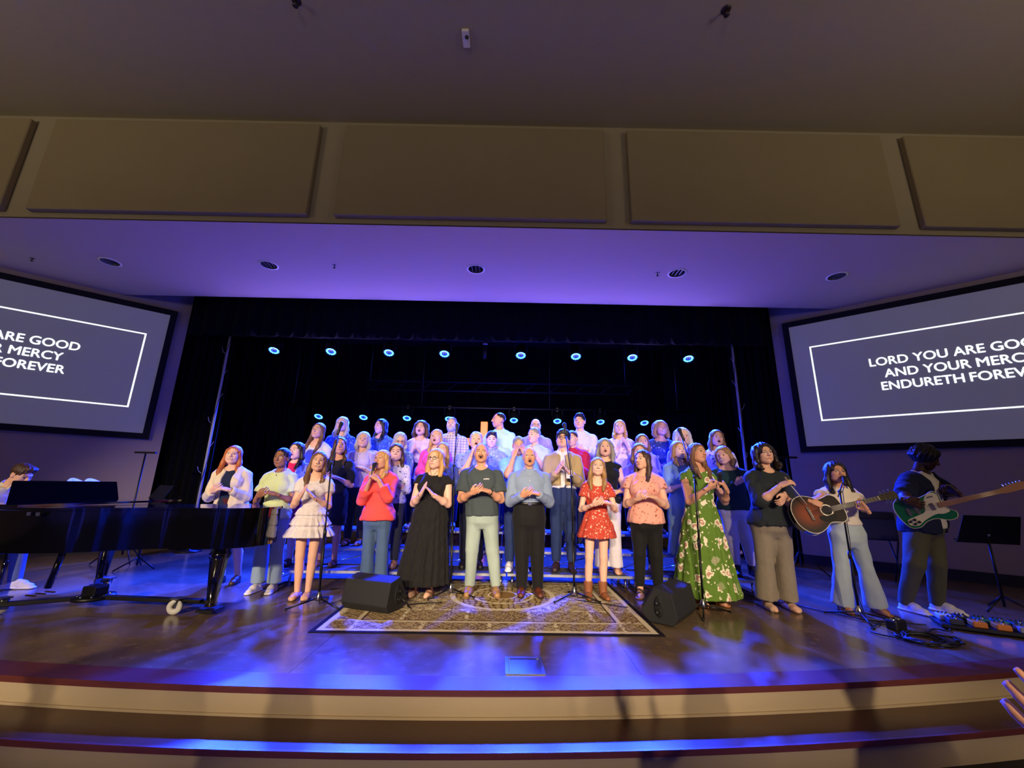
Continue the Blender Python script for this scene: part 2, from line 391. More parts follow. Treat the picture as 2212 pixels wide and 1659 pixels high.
def screen(P0, D, sg, label, mirror):
    s0, s1, z0, z1, fr = 0.20, 4.66, 1.98, 4.575, 0.105
    e = empty('projection_screen', (*(P0+D*s0), z0)); e.rotation_euler = (0, 0, 0)
    bpy.context.view_layer.update()
    off = np.array([*(P0+D*s0), z0])
    def add(name, m, s_a, s_b, za, zb, ta, tb):
        b = MB(); b._add([np.array(v)-off for v in wall_box(P0, D, s_a, s_b, za, zb, ta, tb, sg)], BOXF); return b.build(name, m, e)
    add('frame_side', M_FRAME, s0, s0+fr, z0, z1, .01, .07); add('frame_side', M_FRAME, s1-fr, s1, z0, z1, .01, .07)
    add('frame_top', M_FRAME, s0+fr, s1-fr, z1-fr, z1, .01, .07); add('frame_bottom', M_FRAME, s0+fr, s1-fr, z0, z0+fr, .01, .07)
    add('screen_surface', M_SCR, s0+fr, s1-fr, z0+fr, z1-fr, .02, .04)
    # projected border
    bx0, bx1, bz0, bz1, w = .585, 4.275, 2.545, 4.005, .026
    for a in ((bx0, bx1, bz1-w, bz1), (bx0, bx1, bz0, bz0+w), (bx0, bx0+w, bz0, bz1), (bx1-w, bx1, bz0, bz1)):
        add('border_line', M_WHITE_E, *a, .041, .043)
    N = np.array([-D[1], D[0]])*sg
    # lettering: local x runs left-to-right as the hall reads it
    rx = D if mirror else -D
    def text_mesh(word):
        cu = bpy.data.curves.new('lettering', 'FONT'); cu.body = word; cu.size = 1.0; cu.resolution_u = 4
        tmp = bpy.data.objects.new('lettering', cu); COL.objects.link(tmp); bpy.context.view_layer.update()
        me = bpy.data.meshes.new_from_object(tmp.evaluated_get(bpy.context.evaluated_depsgraph_get())); bpy.data.objects.remove(tmp)
        V = np.array([v.co[:2] for v in me.vertices]); fs = [tuple(q.vertices) for q in me.polygons]; bpy.data.meshes.remove(me); return V, fs
    for k, line in enumerate(('LORD YOU ARE GOOD', 'AND YOUR MERCY', 'ENDURETH FOREVER')):
        ws = [text_mesh(w_) for w_ in line.split()]; kx, ky, gap = .196, .207, .34
        tot = sum(np.ptp(v[:, 0]) for v, _ in ws)+gap*(len(ws)-1); cur = -tot/2
        c2 = P0+D*((bx0+bx1)/2)+N*.045; z = 3.235+.222*(1-k)
        for v_, fs in ws:
            x0 = v_[:, 0].min(); V3 = []; F3 = []
            for ox, oy in ((0, 0), (.022, 0), (-.022, 0), (0, .018), (0, -.018)):
                o0 = len(V3)
                for xx, yy in v_:
                    q = c2+rx*((cur+xx-x0+ox)*kx); V3.append((q[0]-off[0], q[1]-off[1], z+(yy+oy)*ky-off[2]))
                F3 += [tuple(i+o0 for i in f) for f in fs]
            b = MB(); b._add(V3, F3); o = b.build('lettering', M_WHITE_E, e); o['kind'] = 'stuff'
            cur += np.ptp(v_[:, 0])+gap
    tag(e, label, 'screen')
screen(WR, DR, SR, 'projection screen with song words beside the electric guitarist', True)
screen(WL, DL, SL, 'projection screen with song words above the grand piano', False)

# ------------------------------------------------------------------ stage house behind the opening: black walls and ceiling, curtains
b = MB(); b.box((AX, 12.65, 2.8), (15, .1, 5.6)); structure(b.build('wall_back', M_VOID), 'black back wall of the stage')
b = MB(); b.box((AX-7.5, 10.2, 2.8), (.1, 4.9, 5.6)); structure(b.build('wall_stage_left', M_VOID))
b = MB(); b.box((AX+7.5, 10.2, 2.8), (.1, 4.9, 5.6)); structure(b.build('wall_stage_right', M_VOID))
b = MB(); b.box((AX, 9.9, 5.6), (15, 5.6, .1)); structure(b.build('ceiling_stage', M_VOID), 'black ceiling above the stage')
M_CURT = mat('black_velour_curtain', '#040405', 0.95, spec=0.1, sheen=0.03, bump=0.2, bscale=90)
def curtain(name, x0, x1, y, z0, z1, label, pleat=.16, amp=.05):
    n = max(8, int((x1-x0)/pleat*8)); vs = []; rows = 6
    ph = random.random()*6
    for j in range(rows+1):
        z = z0+(z1-z0)*j/rows; a = amp*(1.15-.35*j/rows)
        for i in range(n+1):
            x = x0+(x1-x0)*i/n; t = (x-x0)/pleat*2*math.pi
            vs.append((x+.012*math.sin(t*.37+j), y+a*math.sin(t+ph+.25*math.sin(j*.9+x))+.3*a*math.sin(t*.43+1), z))
    fs = [(j*(n+1)+i, j*(n+1)+i+1, (j+1)*(n+1)+i+1, (j+1)*(n+1)+i) for j in range(rows) for i in range(n)]
    b = MB(); b._add(vs, fs, True); o = b.build(name, M_CURT)
    md = o.modifiers.new('thick', 'SOLIDIFY'); md.thickness = .006
    return tag(o, label, 'curtain')
curtain('stage_curtain', -7.15, -5.82, 8.12, 0.0, 5.4, 'black pleated leg curtain behind the grand piano')
curtain('stage_curtain', 4.54, 5.85, 8.12, 0.0, 5.4, 'black pleated leg curtain behind the acoustic guitarist')
curtain('valance_curtain', -6.5, 5.15, 7.72, 4.08, 5.4, 'black border curtain hanging across the top of the stage opening', .3, .03)
curtain('stage_curtain', -7.6, 6.3, 12.3, 0.0, 5.5, 'black backdrop curtain across the back of the stage', .22, .06)
curtain('stage_curtain', -7.6, -5.4, 10.6, 0.0, 5.5, 'black leg curtain at the back beside the lower light bar over the piano side')
curtain('stage_curtain', 4.1, 6.3, 10.6, 0.0, 5.5, 'black leg curtain at the back beside the lower light bar over the guitar side')
# two upright boom pipes at the edges of the opening
M_PIPE = mat('painted_boom_pipe', '#a9abb8', 0.5)
for px, lab in ((-5.76, 'tall thin vertical pipe with cable ties beside the curtain behind the piano'), (4.47, 'tall thin vertical pipe beside the curtain behind the guitarists')):
    e = empty('boom_pipe', (px, 7.86, 0))
    MB().tube([(0, 0, .01), (0, 0, 4.2)], .022, 12).build('pipe', M_PIPE, e)
    MB().lathe([(.001, 0), (.2, 0), (.2, .02), (.04, .03), (.03, .06)], 24).build('base', M_BLACK, e)
    for k in range(7):
        z = .9+k*.47; a = random.random()*6
        MB().tube([(.02*math.cos(a), .02*math.sin(a)-.02, z), (.07*math.cos(a), -.05, z+.05), (.11*math.cos(a), -.04, z+.13)], .004, 5).build('cable_tie', M_PIPE, e)
    t2 = MB().tube([(.028*math.cos(k*.5), .028*math.sin(k*.5)-.01, .3+k*.1) for k in range(39)], .006, 6).build('cable', M_CABLE, e)
    tag(e, lab, 'pipe')

# ------------------------------------------------------------------ blue stage lights on two bars
M_LED = mat('blue_led', '#0a1030', 0.3, emit=(0.05, 0.30, 1.0), estr=7.0)
M_LED2 = mat('blue_led_dim', '#05081a', 0.3, emit=(0.02, 0.07, 0.9), estr=1.2)
FIX = {}
def fixture_meshes():
    b = MB().lathe([(.001, .0), (.07, .0), (.105, .03), (.118, .09), (.118, .25), (.112, .262), (.112, .235), (.001, .232)], 28); FIX['housing'] = b
    l = MB()
    for k in range(12):
        a = 2*math.pi*k/12; l.lathe([(.001, .012), (.012, .011), (.019, .004), (.021, 0)], 12, Matrix.Translation((.078*math.cos(a), .078*math.sin(a), .238)))
    FIX['led_ring'] = l
    l2 = MB()
    for k in range(6):
        a = 2*math.pi*k/6; l2.lathe([(.001, .012), (.012, .011), (.02, 0)], 10, Matrix.Translation((.036*math.cos(a), .036*math.sin(a), .238)))
    FIX['inner_led'] = l2
fixture_meshes()
FM = {}
def stage_light(loc, aim, bar_z, watts, ang, label, group, spill):
    loc = Vector(loc); d = (Vector(aim)-loc).normalized()
    e = empty('stage_light', loc)
    hd = Vector((d.x*.45, d.y*.62, -.86)).normalized()      # the wide lens looks steeply down, its beam reaches far forward
    q_ = hd.to_track_quat('Z', 'Y')
    for k, m in (('housing', M_BLACK), ('led_ring', M_LED), ('inner_led', M_LED2)):
        if k not in FM:
            o = FIX[k].build(k, m, e); FM[k] = o.data
        else: o = put(k, FM[k], e)
        o.rotation_mode = 'QUATERNION'; o.rotation_quaternion = q_; o.location = hd*-.24
        if k != 'housing': o['kind'] = 'stuff'
    side = Vector((1, 0, 0)); up = Vector((0, 0, 1)); c = hd*-.1
    y = MB().tube([c+side*.128, c+side*.13+up*.16, c+side*.09+up*.2, c-side*.09+up*.2, c-side*.13+up*.16, c-side*.128], .009, 8); y.build('yoke', M_BLACK, e)
    MB().tube([c+up*.2, Vector((c.x, c.y, max(bar_z-loc.z, c.z+.24)))], .014, 8).box((c.x, c.y, bar_z-loc.z), (.05, .075, .09)).build('clamp', M_BLACK, e)
    bpy.context.view_layer.update()
    s = spot('light_beam', (0, 0, 0), (1, 0, 0), watts, BLUE, ang, .7, .09)
    s.parent = e; s.location = d*.04+hd*.03; s.rotation_euler = d.to_track_quat('-Z', 'Y').to_euler()
    if spill:
        s = spot('light_spill', (0, 0, 0), (1, 0, 0), spill, (0.28, 0.19, 1.0), 172, .5, .09)
        s.parent = e; s.location = d*.05+hd*.03; s.rotation_euler = Vector((d.x, d.y*.8, .12)).to_track_quat('-Z', 'Y').to_euler()
    return tag(e, label, 'stage light', group)
UP_PX = [(592, 757), (715, 760), (840, 763), (960, 766), (1125, 768), (1244, 771), (1366, 773), (1487, 775)]
LO_PX = [(688, 900), (785, 902), (879, 904), (970, 905), (1110, 910), (1204, 911), (1297, 911), (1392, 912)]
for px, py in UP_PX:
    p = aty(px, py, 8.0); stage_light((p[0], 8.0, 3.87), (AX+(p[0]-AX)*.80, 3.9, 0.0), 4.18, BLUE_W, 58, 'round blue LED stage light on the upper front bar', 'blue lights on the upper bar', 66)
for px, py in LO_PX:
    p = aty(px, py, 10.0); stage_light((p[0], 10.0, 2.83), (AX+(p[0]-AX)*.95, 5.9, .6), 3.12, BLUE2_W, 84, 'round blue LED stage light on the lower back bar', 'blue lights on the lower bar', 0)
for y, z, lab in ((8.024, 4.18, 'long black pipe carrying the upper row of blue lights'), (10.02, 3.12, 'long black pipe carrying the lower row of blue lights')):
    e = empty('lighting_bar', (AX, y, z)); MB().tube([(-5.2, 0, 0), (5.2, 0, 0)], .025, 12).build('pipe', M_BLACK, e)
    for k in (-4.8, -1.6, 1.6, 4.8): MB().tube([(k, 0, 0), (k, 0, 5.55-z)], .005, 6).build('hanger', M_STEEL, e)
    tag(e, lab, 'pipe')
# a hanging microphone tube and a second plain bar seen between the rows
e = empty('hanging_projector_light', (*aty(1048, 745, 7.95)[:2], 4.18))
MB().lathe([(.001, -.05), (.05, -.06), (.055, -.12), (.001, -.13)], 16).build('lamp_head', M_STEEL, e)
MB().tube([(0, 0, -.12), (0, 0, -.42)], .04, 14).build('barrel', M_BLACK, e); MB().tube([(0, 0, .0), (0, 0, -.06)], .012, 8).build('clamp', M_BLACK, e)
tag(e, 'unlit narrow black tube lamp hanging between the two halves of the upper bar', 'stage light')
e = empty('ladder_truss', (AX+.1, 9.6, 3.45))
for z in (0, .22): MB().tube([(-3.0, 0, z), (3.4, 0, z)], .02, 10).build('chord', mat('dull_dark_metal', '#2b2d33', .5, metal=.7), e)
for k in range(11): MB().tube([(-2.9+k*.62, 0, 0), (-2.6+k*.62, 0, .22)], .01, 6).build('web', mat('dull_dark_metal', '#2b2d33', .5, metal=.7), e)
for k in (-2.9, 3.3): MB().tube([(k, 0, .22), (k, 0, 2.1)], .005, 6).build('hanger', M_STEEL, e)
tag(e, 'dull dark ladder truss hanging above the lower lights', 'truss')
# orange lit cross at the back
e = empty('lit_cross', (-0.63, 9.5, 0.0))
M_ORANGE = mat('orange_lit_panel', '#c05010', .5, emit=(1.0, 0.27, 0.07), estr=1.1)
pz = 2.70
MB().box((0, 0, pz/2), (.16, .1, pz), bevel=.01).build('upright', M_ORANGE, e)
for s in (-1, 1): MB().box((s*.27, 0, 2.23), (.38, .1, .16), bevel=.01).build('arm', M_ORANGE, e)
tag(e, 'glowing orange cross standing behind the choir', 'cross')

# ------------------------------------------------------------------ people: signed-distance modelling kit
class Vol:
    def __init__(s, lo, hi, h):
        s.lo = np.array(lo, float); s.h = h
        s.n = [int(math.ceil((hi[i]-lo[i])/h))+1 for i in range(3)]
        s.F = np.full(s.n, 1.0, np.float32)
        s.ax = [(s.lo[i]+h*np.arange(s.n[i])).astype(np.float32) for i in range(3)]
    def grid(s, sl): return s.ax[0][sl[0]][:, None, None], s.ax[1][sl[1]][None, :, None], s.ax[2][sl[2]][None, None, :]
    def op(s, lo, hi, fn, k=0.02, sub=False):
        m = k+2.5*s.h; sl = []
        for i in range(3):
            a = max(0, int((lo[i]-m-s.lo[i])/s.h)); b = min(s.n[i], int((hi[i]+m-s.lo[i])/s.h)+2)
            if b <= a: return s
            sl.append(slice(a, b))
        sl = tuple(sl); d = fn(*s.grid(sl)); A = s.F[sl]
        if sub: A = -A
        k = max(k, 1e-5); h = np.clip(.5+.5*(A-d)/k, 0, 1); r = A+(d-A)*h-k*h*(1-h)
        s.F[sl] = -r if sub else r
        return s
    def rc(s, a, b, ra, rb, k=.02, fa=False, fb=False, sub=False, sq=None):
        a = np.array(a, float); b = np.array(b, float); ab = b-a; L = max(1e-6, np.linalg.norm(ab)); r = max(ra, rb)
        lo = np.minimum(a, b)-r; hi = np.maximum(a, b)+r
        def fn(X, Y, Z):
            px, py, pz = X-a[0], Y-a[1], Z-a[2]
            q = (px*ab[0]+py*ab[1]+pz*ab[2])/(L*L); t = np.clip(q, 0, 1)
            dx, dy, dz = px-t*ab[0], py-t*ab[1], pz-t*ab[2]
            if sq: dx, dy, dz = dx/sq[0], dy/sq[1], dz/sq[2]
            d = np.sqrt(dx*dx+dy*dy+dz*dz)-(ra+(rb-ra)*t)
            if fa: d = np.maximum(d, -q*L)
            if fb: d = np.maximum(d, (q-1)*L)
            return d
        if sq: lo = lo-r*(max(sq)-1); hi = hi+r*(max(sq)-1)
        return s.op(lo, hi, fn, k, sub)
    def ell(s, c, r, k=.02, sub=False):
        c = np.array(c, float); r = np.array(r, float)
        def fn(X, Y, Z):
            x, y, z = (X-c[0])/r[0], (Y-c[1])/r[1], (Z-c[2])/r[2]
            k0 = np.sqrt(x*x+y*y+z*z); k1 = np.sqrt((x/r[0])**2+(y/r[1])**2+(z/r[2])**2)+1e-6
            return k0*(k0-1)/k1
        return s.op(c-r, c+r, fn, k, sub)
    def stack(s, prof, k=.02, p=2.2, rip=None, flat=True):
        """elliptic tower; prof rows (z, cx, cy, rx, ry [, ripple amount])"""
        P = np.array([list(r)+[0]*(6-len(r)) for r in prof], float); P = P[np.argsort(P[:, 0], kind='stable')]
        z0, z1 = P[0, 0], P[-1, 0]
        zz = np.linspace(z0, z1, 96); T = [np.interp(zz, P[:, 0], P[:, j]) for j in range(1, 6)]
        ker = np.array([1, 2, 3, 2, 1])/9.0
        T = [np.convolve(np.pad(t, 2, mode='edge'), ker, mode='valid') for t in T] if not (rip and rip[0] == 'sharp') else T
        R_ = max(T[2].max(), T[3].max())*1.25
        lo = [T[0].min()-R_, T[1].min()-R_, z0]; hi = [T[0].max()+R_, T[1].max()+R_, z1]
        def fn(X, Y, Z):
            g = [np.interp(Z.ravel(), zz, t).astype(np.float32)[None, None, :] for t in T]
            dx, dy = X-g[0], Y-g[1]
            rr = (np.abs(dx/g[2])**p+np.abs(dy/g[3])**p)**(1/p)
            if rip:
                th = np.arctan2(dy, dx); rr = rr/(1+g[4]*np.sin(rip[1]*th+rip[2]+1.3*np.sin(3*th+rip[2]))*.7+g[4]*.3*np.sin(rip[1]*1.7*th))
            d = (rr-1)*np.minimum(g[2], g[3])
            return np.maximum(np.maximum(d, Z-z1), z0-Z)
        return s.op(lo, hi, fn, k)
    def wrinkle(s, amp, seed, wl=.09, vz=.7):
        r = np.random.default_rng(seed); X, Y, Z = s.grid((slice(None),)*3); t = 0
        for i in range(4):
            d = r.normal(size=3); d /= np.linalg.norm(d); d[2] *= vz; f = 2*math.pi/(wl*(.7+.8*r.random())); ph = r.random()*6
            w = (X*d[0]+Y*d[1]+Z*d[2])*f+ph
            t = t+np.sin(w+1.2*np.sin(w*.53+ph))
        s.F += (amp*.45*t).astype(np.float32)
        return s
    def nets(s):
        F = s.F; I = F < 0; n = F.shape
        c = np.zeros([d-1 for d in n], np.uint8)
        for i in (0, 1):
            for j in (0, 1):
                for k in (0, 1): c += I[i:n[0]-1+i, j:n[1]-1+j, k:n[2]-1+k]
        act = (c > 0) & (c < 8); idx = np.argwhere(act)
        if len(idx) == 0: return np.zeros((0, 3)), np.zeros((0, 4), int)
        acc = np.zeros((len(idx), 3)); cnt = np.zeros(len(idx))
        cor = [(0, 0, 0), (1, 0, 0), (0, 1, 0), (1, 1, 0), (0, 0, 1), (1, 0, 1), (0, 1, 1), (1, 1, 1)]
        vals = [F[idx[:, 0]+a, idx[:, 1]+b, idx[:, 2]+d] for a, b, d in cor]
        for e0, e1 in ((0, 1), (2, 3), (4, 5), (6, 7), (0, 2), (1, 3), (4, 6), (5, 7), (0, 4), (1, 5), (2, 6), (3, 7)):
            fa, fb = vals[e0], vals[e1]; m = (fa < 0) != (fb < 0)
            t = np.where(m, fa/np.where(m, fa-fb, 1), 0)
            p0, p1 = np.array(cor[e0]), np.array(cor[e1])
            acc += m[:, None]*(p0+t[:, None]*(p1-p0)); cnt += m
        V = s.lo+s.h*(idx+acc/cnt[:, None])
        vid = np.full(act.shape, -1, np.int32); vid[act] = np.arange(len(idx))
        Q = []
        for ax in range(3):
            b1, b2 = [a for a in range(3) if a != ax]
            if ax == 1: b1, b2 = b2, b1
            sl0 = [slice(None)]*3; sl1 = [slice(None)]*3
            sl0[ax] = slice(0, n[ax]-1); sl1[ax] = slice(1, n[ax])
            A, B = I[tuple(sl0)], I[tuple(sl1)]
            E_ = np.argwhere(A != B)
            ok = (E_[:, b1] > 0) & (E_[:, b2] > 0) & (E_[:, b1] < n[b1]-1) & (E_[:, b2] < n[b2]-1); E_ = E_[ok]
            q = []
            for o1, o2 in ((-1, -1), (0, -1), (0, 0), (-1, 0)):
                C_ = E_.copy(); C_[:, b1] += o1; C_[:, b2] += o2; q.append(vid[C_[:, 0], C_[:, 1], C_[:, 2]])
            q = np.stack(q, 1); ins = A[E_[:, 0], E_[:, 1], E_[:, 2]]
            q[~ins] = q[~ins][:, ::-1]; Q.append(q)
        Q = np.concatenate(Q); Q = Q[(Q >= 0).all(1)]
        return V, Q

# ---- head
HEADS = {}
EYE = (.031, -.079, .006)
def head_mesh(expr, h):
    key = (expr, h)
    if key in HEADS: return HEADS[key]
    v = Vol((-.11, -.135, -.15), (.11, .125, .145), h)
    v.ell((0, .012, .035), (.074, .092, .085), .01)
    v.ell((0, -.022, -.02), (.062, .066, .088), .035)
    v.ell((0, -.05, -.088), (.030, .030, .024), .035)
    for s in (-1, 1):
        v.ell((s*.034, -.047, -.022), (.028, .032, .034), .03)
        v.ell((s*.045, -.01, -.065), (.022, .04, .025), .03)
        v.ell((s*.031, -.104, .004), (.021, .018, .013), .012, sub=True)
        v.ell((s*EYE[0], EYE[1]+.006, EYE[2]), (.0145, .014, .011), .004)
        v.rc((s*.012, -.088, .030), (s*.046, -.073, .030), .0075, .006, .014)
    v.rc((0, -.09, .016), (0, -.109, -.022), .008, .0125, .012)
    for s in (-1, 1):
        v.ell((s*.0125, -.098, -.026), (.009, .011, .008), .008)
        v.ell((s*.077, .012, -.004), (.011, .022, .034), .008)
        v.ell((s*.088, .002, -.002), (.009, .012, .02), .006, sub=True)
    my = -.056
    if expr == 'sing':
        v.ell((0, -.088, -.056), (.024, .016, .021), .012)
        v.ell((0, -.1, -.058), (.0165, .024, .0125), .005, sub=True)
    elif expr == 'smile':
        v.ell((0, -.085, -.054), (.03, .016, .013), .012)
        v.ell((0, -.104, -.055), (.027, .018, .0062), .004, sub=True)
    else:
        v.rc((-.021, -.083, -.052), (.021, -.083, -.052), .0072, .0072, .012)
        v.rc((-.017, -.083, -.061), (.017, -.083, -.061), .0075, .0075, .010)
        v.ell((0, -.1, -.0565), (.022, .012, .0022), .004, sub=True)
    V, Q = v.nets(); C = V[Q].mean(1); fm = np.zeros(len(Q), int)
    x, y, z = C[:, 0], C[:, 1], C[:, 2]; front = y < -.045
    ex, ez = np.abs(x)-EYE[0], z-EYE[2]
    eye = front & ((ex/.0145)**2+(ez/(.0064 if expr != 'smile' else .005))**2 < 1)
    fm[eye] = 3; fm[eye & (np.abs(ex) < .0068)] = 2
    fm[front & ((ex/.0175)**2+((z-EYE[2]-.008)/.0022)**2 < 1)] = 2        # lash line
    brow = front & (np.abs(np.abs(x)-.031) < .0195) & (np.abs(z-.0285-.005*(1-((np.abs(x)-.036)/.022)**2)) < .0027); fm[brow] = 4
    mw = {'sing': .025, 'smile': .031, 'neutral': .022}[expr]; mh = {'sing': .0185, 'smile': .0095, 'neutral': .0095}[expr]
    lip = (y < -.062) & ((x/mw)**2+((z+.057)/mh)**2 < 1); fm[lip] = 1
    if expr == 'sing': fm[(y < -.055) & ((x/.0155)**2+((z+.058)/.0118)**2 < 1)] = 2
    if expr == 'smile': fm[(y < -.062) & ((x/.026)**2+((z+.055)/.006)**2 < 1)] = 3
    HEADS[key] = (V, Q, fm); return HEADS[key]

# ---- hands: u = along the fingers, w = thumb side, n = palm side
HANDS = {}
def hand_mesh(pose, h=.005):
    key = (pose, h)
    if key in HANDS: return HANDS[key]
    c = {'flat': .10, 'relax': .35, 'clasp': .62, 'grip': 1.25, 'pick': .85, 'fret': 1.0}[pose]
    v = Vol((-.05, -.065, -.05), (.21, .105, .12), h)
    v.rc((-.03, 0, 0), (.02, 0, 0), .0235, .024, .02, sq=(1, 1.08, .8))
    for wy, r in ((-.026, .0165), (-.009, .0165), (.009, .017), (.026, .017)): v.rc((.015, wy*.8, 0), (.088, wy, .003), r*.95, r*.8, .012)
    v.ell((.035, .03, .008), (.032, .02, .018), .015)
    for wy, L, sp in ((-.030, .058, -.12), (-.010, .073, -.04), (.011, .079, .03), (.031, .071, .1)):
        p = np.array([.090, wy, .003]); a = 0.0
        for j, fr in enumerate((.47, .30, .23)):
            a += c*(.75, 1.0, .7)[j]
            d = np.array([math.cos(a)*math.cos(sp), math.cos(a)*math.sin(sp), math.sin(a)])*L*fr*1.08
            q = p+d; v.rc(p, q, .0092-.0008*j, .0084-.0008*j, .0025); p = q
    tc = min(c, 1.0)
    p0 = (.025, .034, .006); p1 = (.055, .056-.006*tc, .012+.016*tc); p2 = (.078, .062-.018*tc, .016+.034*tc); p3 = (.096-.008*tc, .062-.03*tc, .018+.042*tc)
    v.rc(p0, p1, .014, .0115, .008); v.rc(p1, p2, .0112, .0098, .003); v.rc(p2, p3, .0098, .008, .003)
    V, Q = v.nets(); HANDS[key] = (V, Q); return HANDS[key]

# ---- hair in head coordinates
HAIRS = {}
def hair_mesh(style, L, h):
    key = (style, L, h)
    if key in HAIRS: return HAIRS[key]
    rr = np.random.default_rng(abs(hash(style)) % 99 if False else len(style)*7+int(L*100))
    v = Vol((-.21, -.19, -L-.16), (.21, .21, .19), h)
    if style in ('short', 'side', 'balding', 'buzz', 'mop'):
        g = {'short': .0, 'side': .004, 'balding': -.004, 'buzz': -.005, 'mop': .012}[style]
        v.ell((0, .016, .040), (.080+g, .099+g, .089+g), .01)
        if style in ('side', 'mop'): v.ell((.015, -.05, .10), (.06, .05, .03), .02)
        if style == 'mop':
            for i in range(26):
                a = rr.uniform(0, 6.28); e = rr.uniform(.25, 1.2); v.ell((.078*math.cos(a)*math.cos(e), .016+.095*math.sin(a)*math.cos(e), .045+.095*math.sin(e)), (.024, .024, .02), .012)
        lo = -.06 if style != 'mop' else -.075
        v.op((-.2, -.2, -.3), (.2, .2, lo), lambda X, Y, Z: np.maximum(Z-lo, -9+0*X+0*Y), .006, sub=True)
        v.ell((0, -.108, -.03), (.074, .082, .108 if style != 'mop' else .09), .008, sub=True)
        v.op((-.2, -.2, -.2), (.2, .0, .0), lambda X, Y, Z: np.maximum(np.maximum(Z-(-.0), Y-.0), -9+0*X), .01, sub=True)
        if style in ('balding',): v.ell((0, -.03, .13), (.066, .098, .075), .015, sub=True)
        if style == 'buzz': v.ell((0, -.09, .09), (.06, .05, .05), .012, sub=True)
    else:
        g = {'long': .002, 'straight': .0, 'bob': .008, 'wavy': .01, 'curly': .016, 'wavebob': .014, 'afro': .03, 'pony': .0}[style]
        v.ell((0, .018, .040), (.084+g, .102+g, .090+g*.8), .01)
        if style == 'pony':
            v.rc((0, .11, .03), (0, .13, -.1), .03, .02, .02); L2 = .05
        elif style == 'afro':
            for i in range(90):
                a = rr.uniform(0, 6.28); e = rr.uniform(-.5, 1.4); v.ell((.1*math.cos(a)*math.cos(e), .03+.11*math.sin(a)*math.cos(e), .045+.105*math.sin(e)), (.024, .024, .024), .01)
        else:
            wd = {'long': 1.0, 'straight': .94, 'bob': 1.05, 'wavy': 1.1, 'curly': 1.25, 'wavebob': 1.2}[style]
            back = .062*wd
            v.rc((0, .055, .02), (0, .072, -.08), .07*wd, back, .02, sq=(1.15, .8, 1)); v.rc((0, .072, -.08), (0, .078, -L), back, back*.72, .02, sq=(1.25, .62, 1))
            for s in (-1, 1):
                a, b_ = (s*.072*wd, -.012, .05), (s*.088*wd, .012, -.09)
                v.rc(a, b_, .026, .034, .02, sq=(.8, 1.1, 1))
                if style in ('bob', 'wavebob'): v.rc(b_, (s*.078*wd, -.012, -L), .036, .026, .02)
                else:
                    m_ = (s*.092*wd, -.035, -(.09+L)/2); v.rc(b_, m_, .034, .032, .02, sq=(.85, 1, 1)); v.rc(m_, (s*.07*wd, -.078, -L), .031, .016, .02)
            if style in ('curly', 'wavebob'):
                for i in range(110 if style == 'curly' else 40):
                    s = rr.choice((-1, 1)); z = rr.uniform(-L, .09); a = rr.uniform(-.5, 1.57); sh_ = math.sqrt(max(.05, 1-(max(0, z)/.125)**2))
                    v.ell((s*(.088*wd*math.cos(a)*sh_), .015+.095*math.sin(a)*sh_, z), (.022, .022, .03), .008)
        v.ell((0, -.10, -.045), (.063, .078, .122), .008, sub=True)
        v.ell((0, -.118, .038), (.060, .072, .058), .014, sub=True)
        v.ell((0, -.16, -.2), (.055, .1, .16), .02, sub=True)
        v.ell((0, .0, -.15), (.046, .045, .1), .01, sub=True)
    X, Y, Z = v.grid((slice(None),)*3); th = np.arctan2(X, Y-.01)
    wob = np.sin(Z*38+2*np.sin(th*3)) if style in ('wavy', 'curly', 'wavebob') else 0.6*np.sin(Z*14)
    v.F += (.0035*np.sin(th*17+1.6*wob)+.002*np.sin(th*31+wob)).astype(np.float32)
    HAIRS[key] = v.nets(); return HAIRS[key]

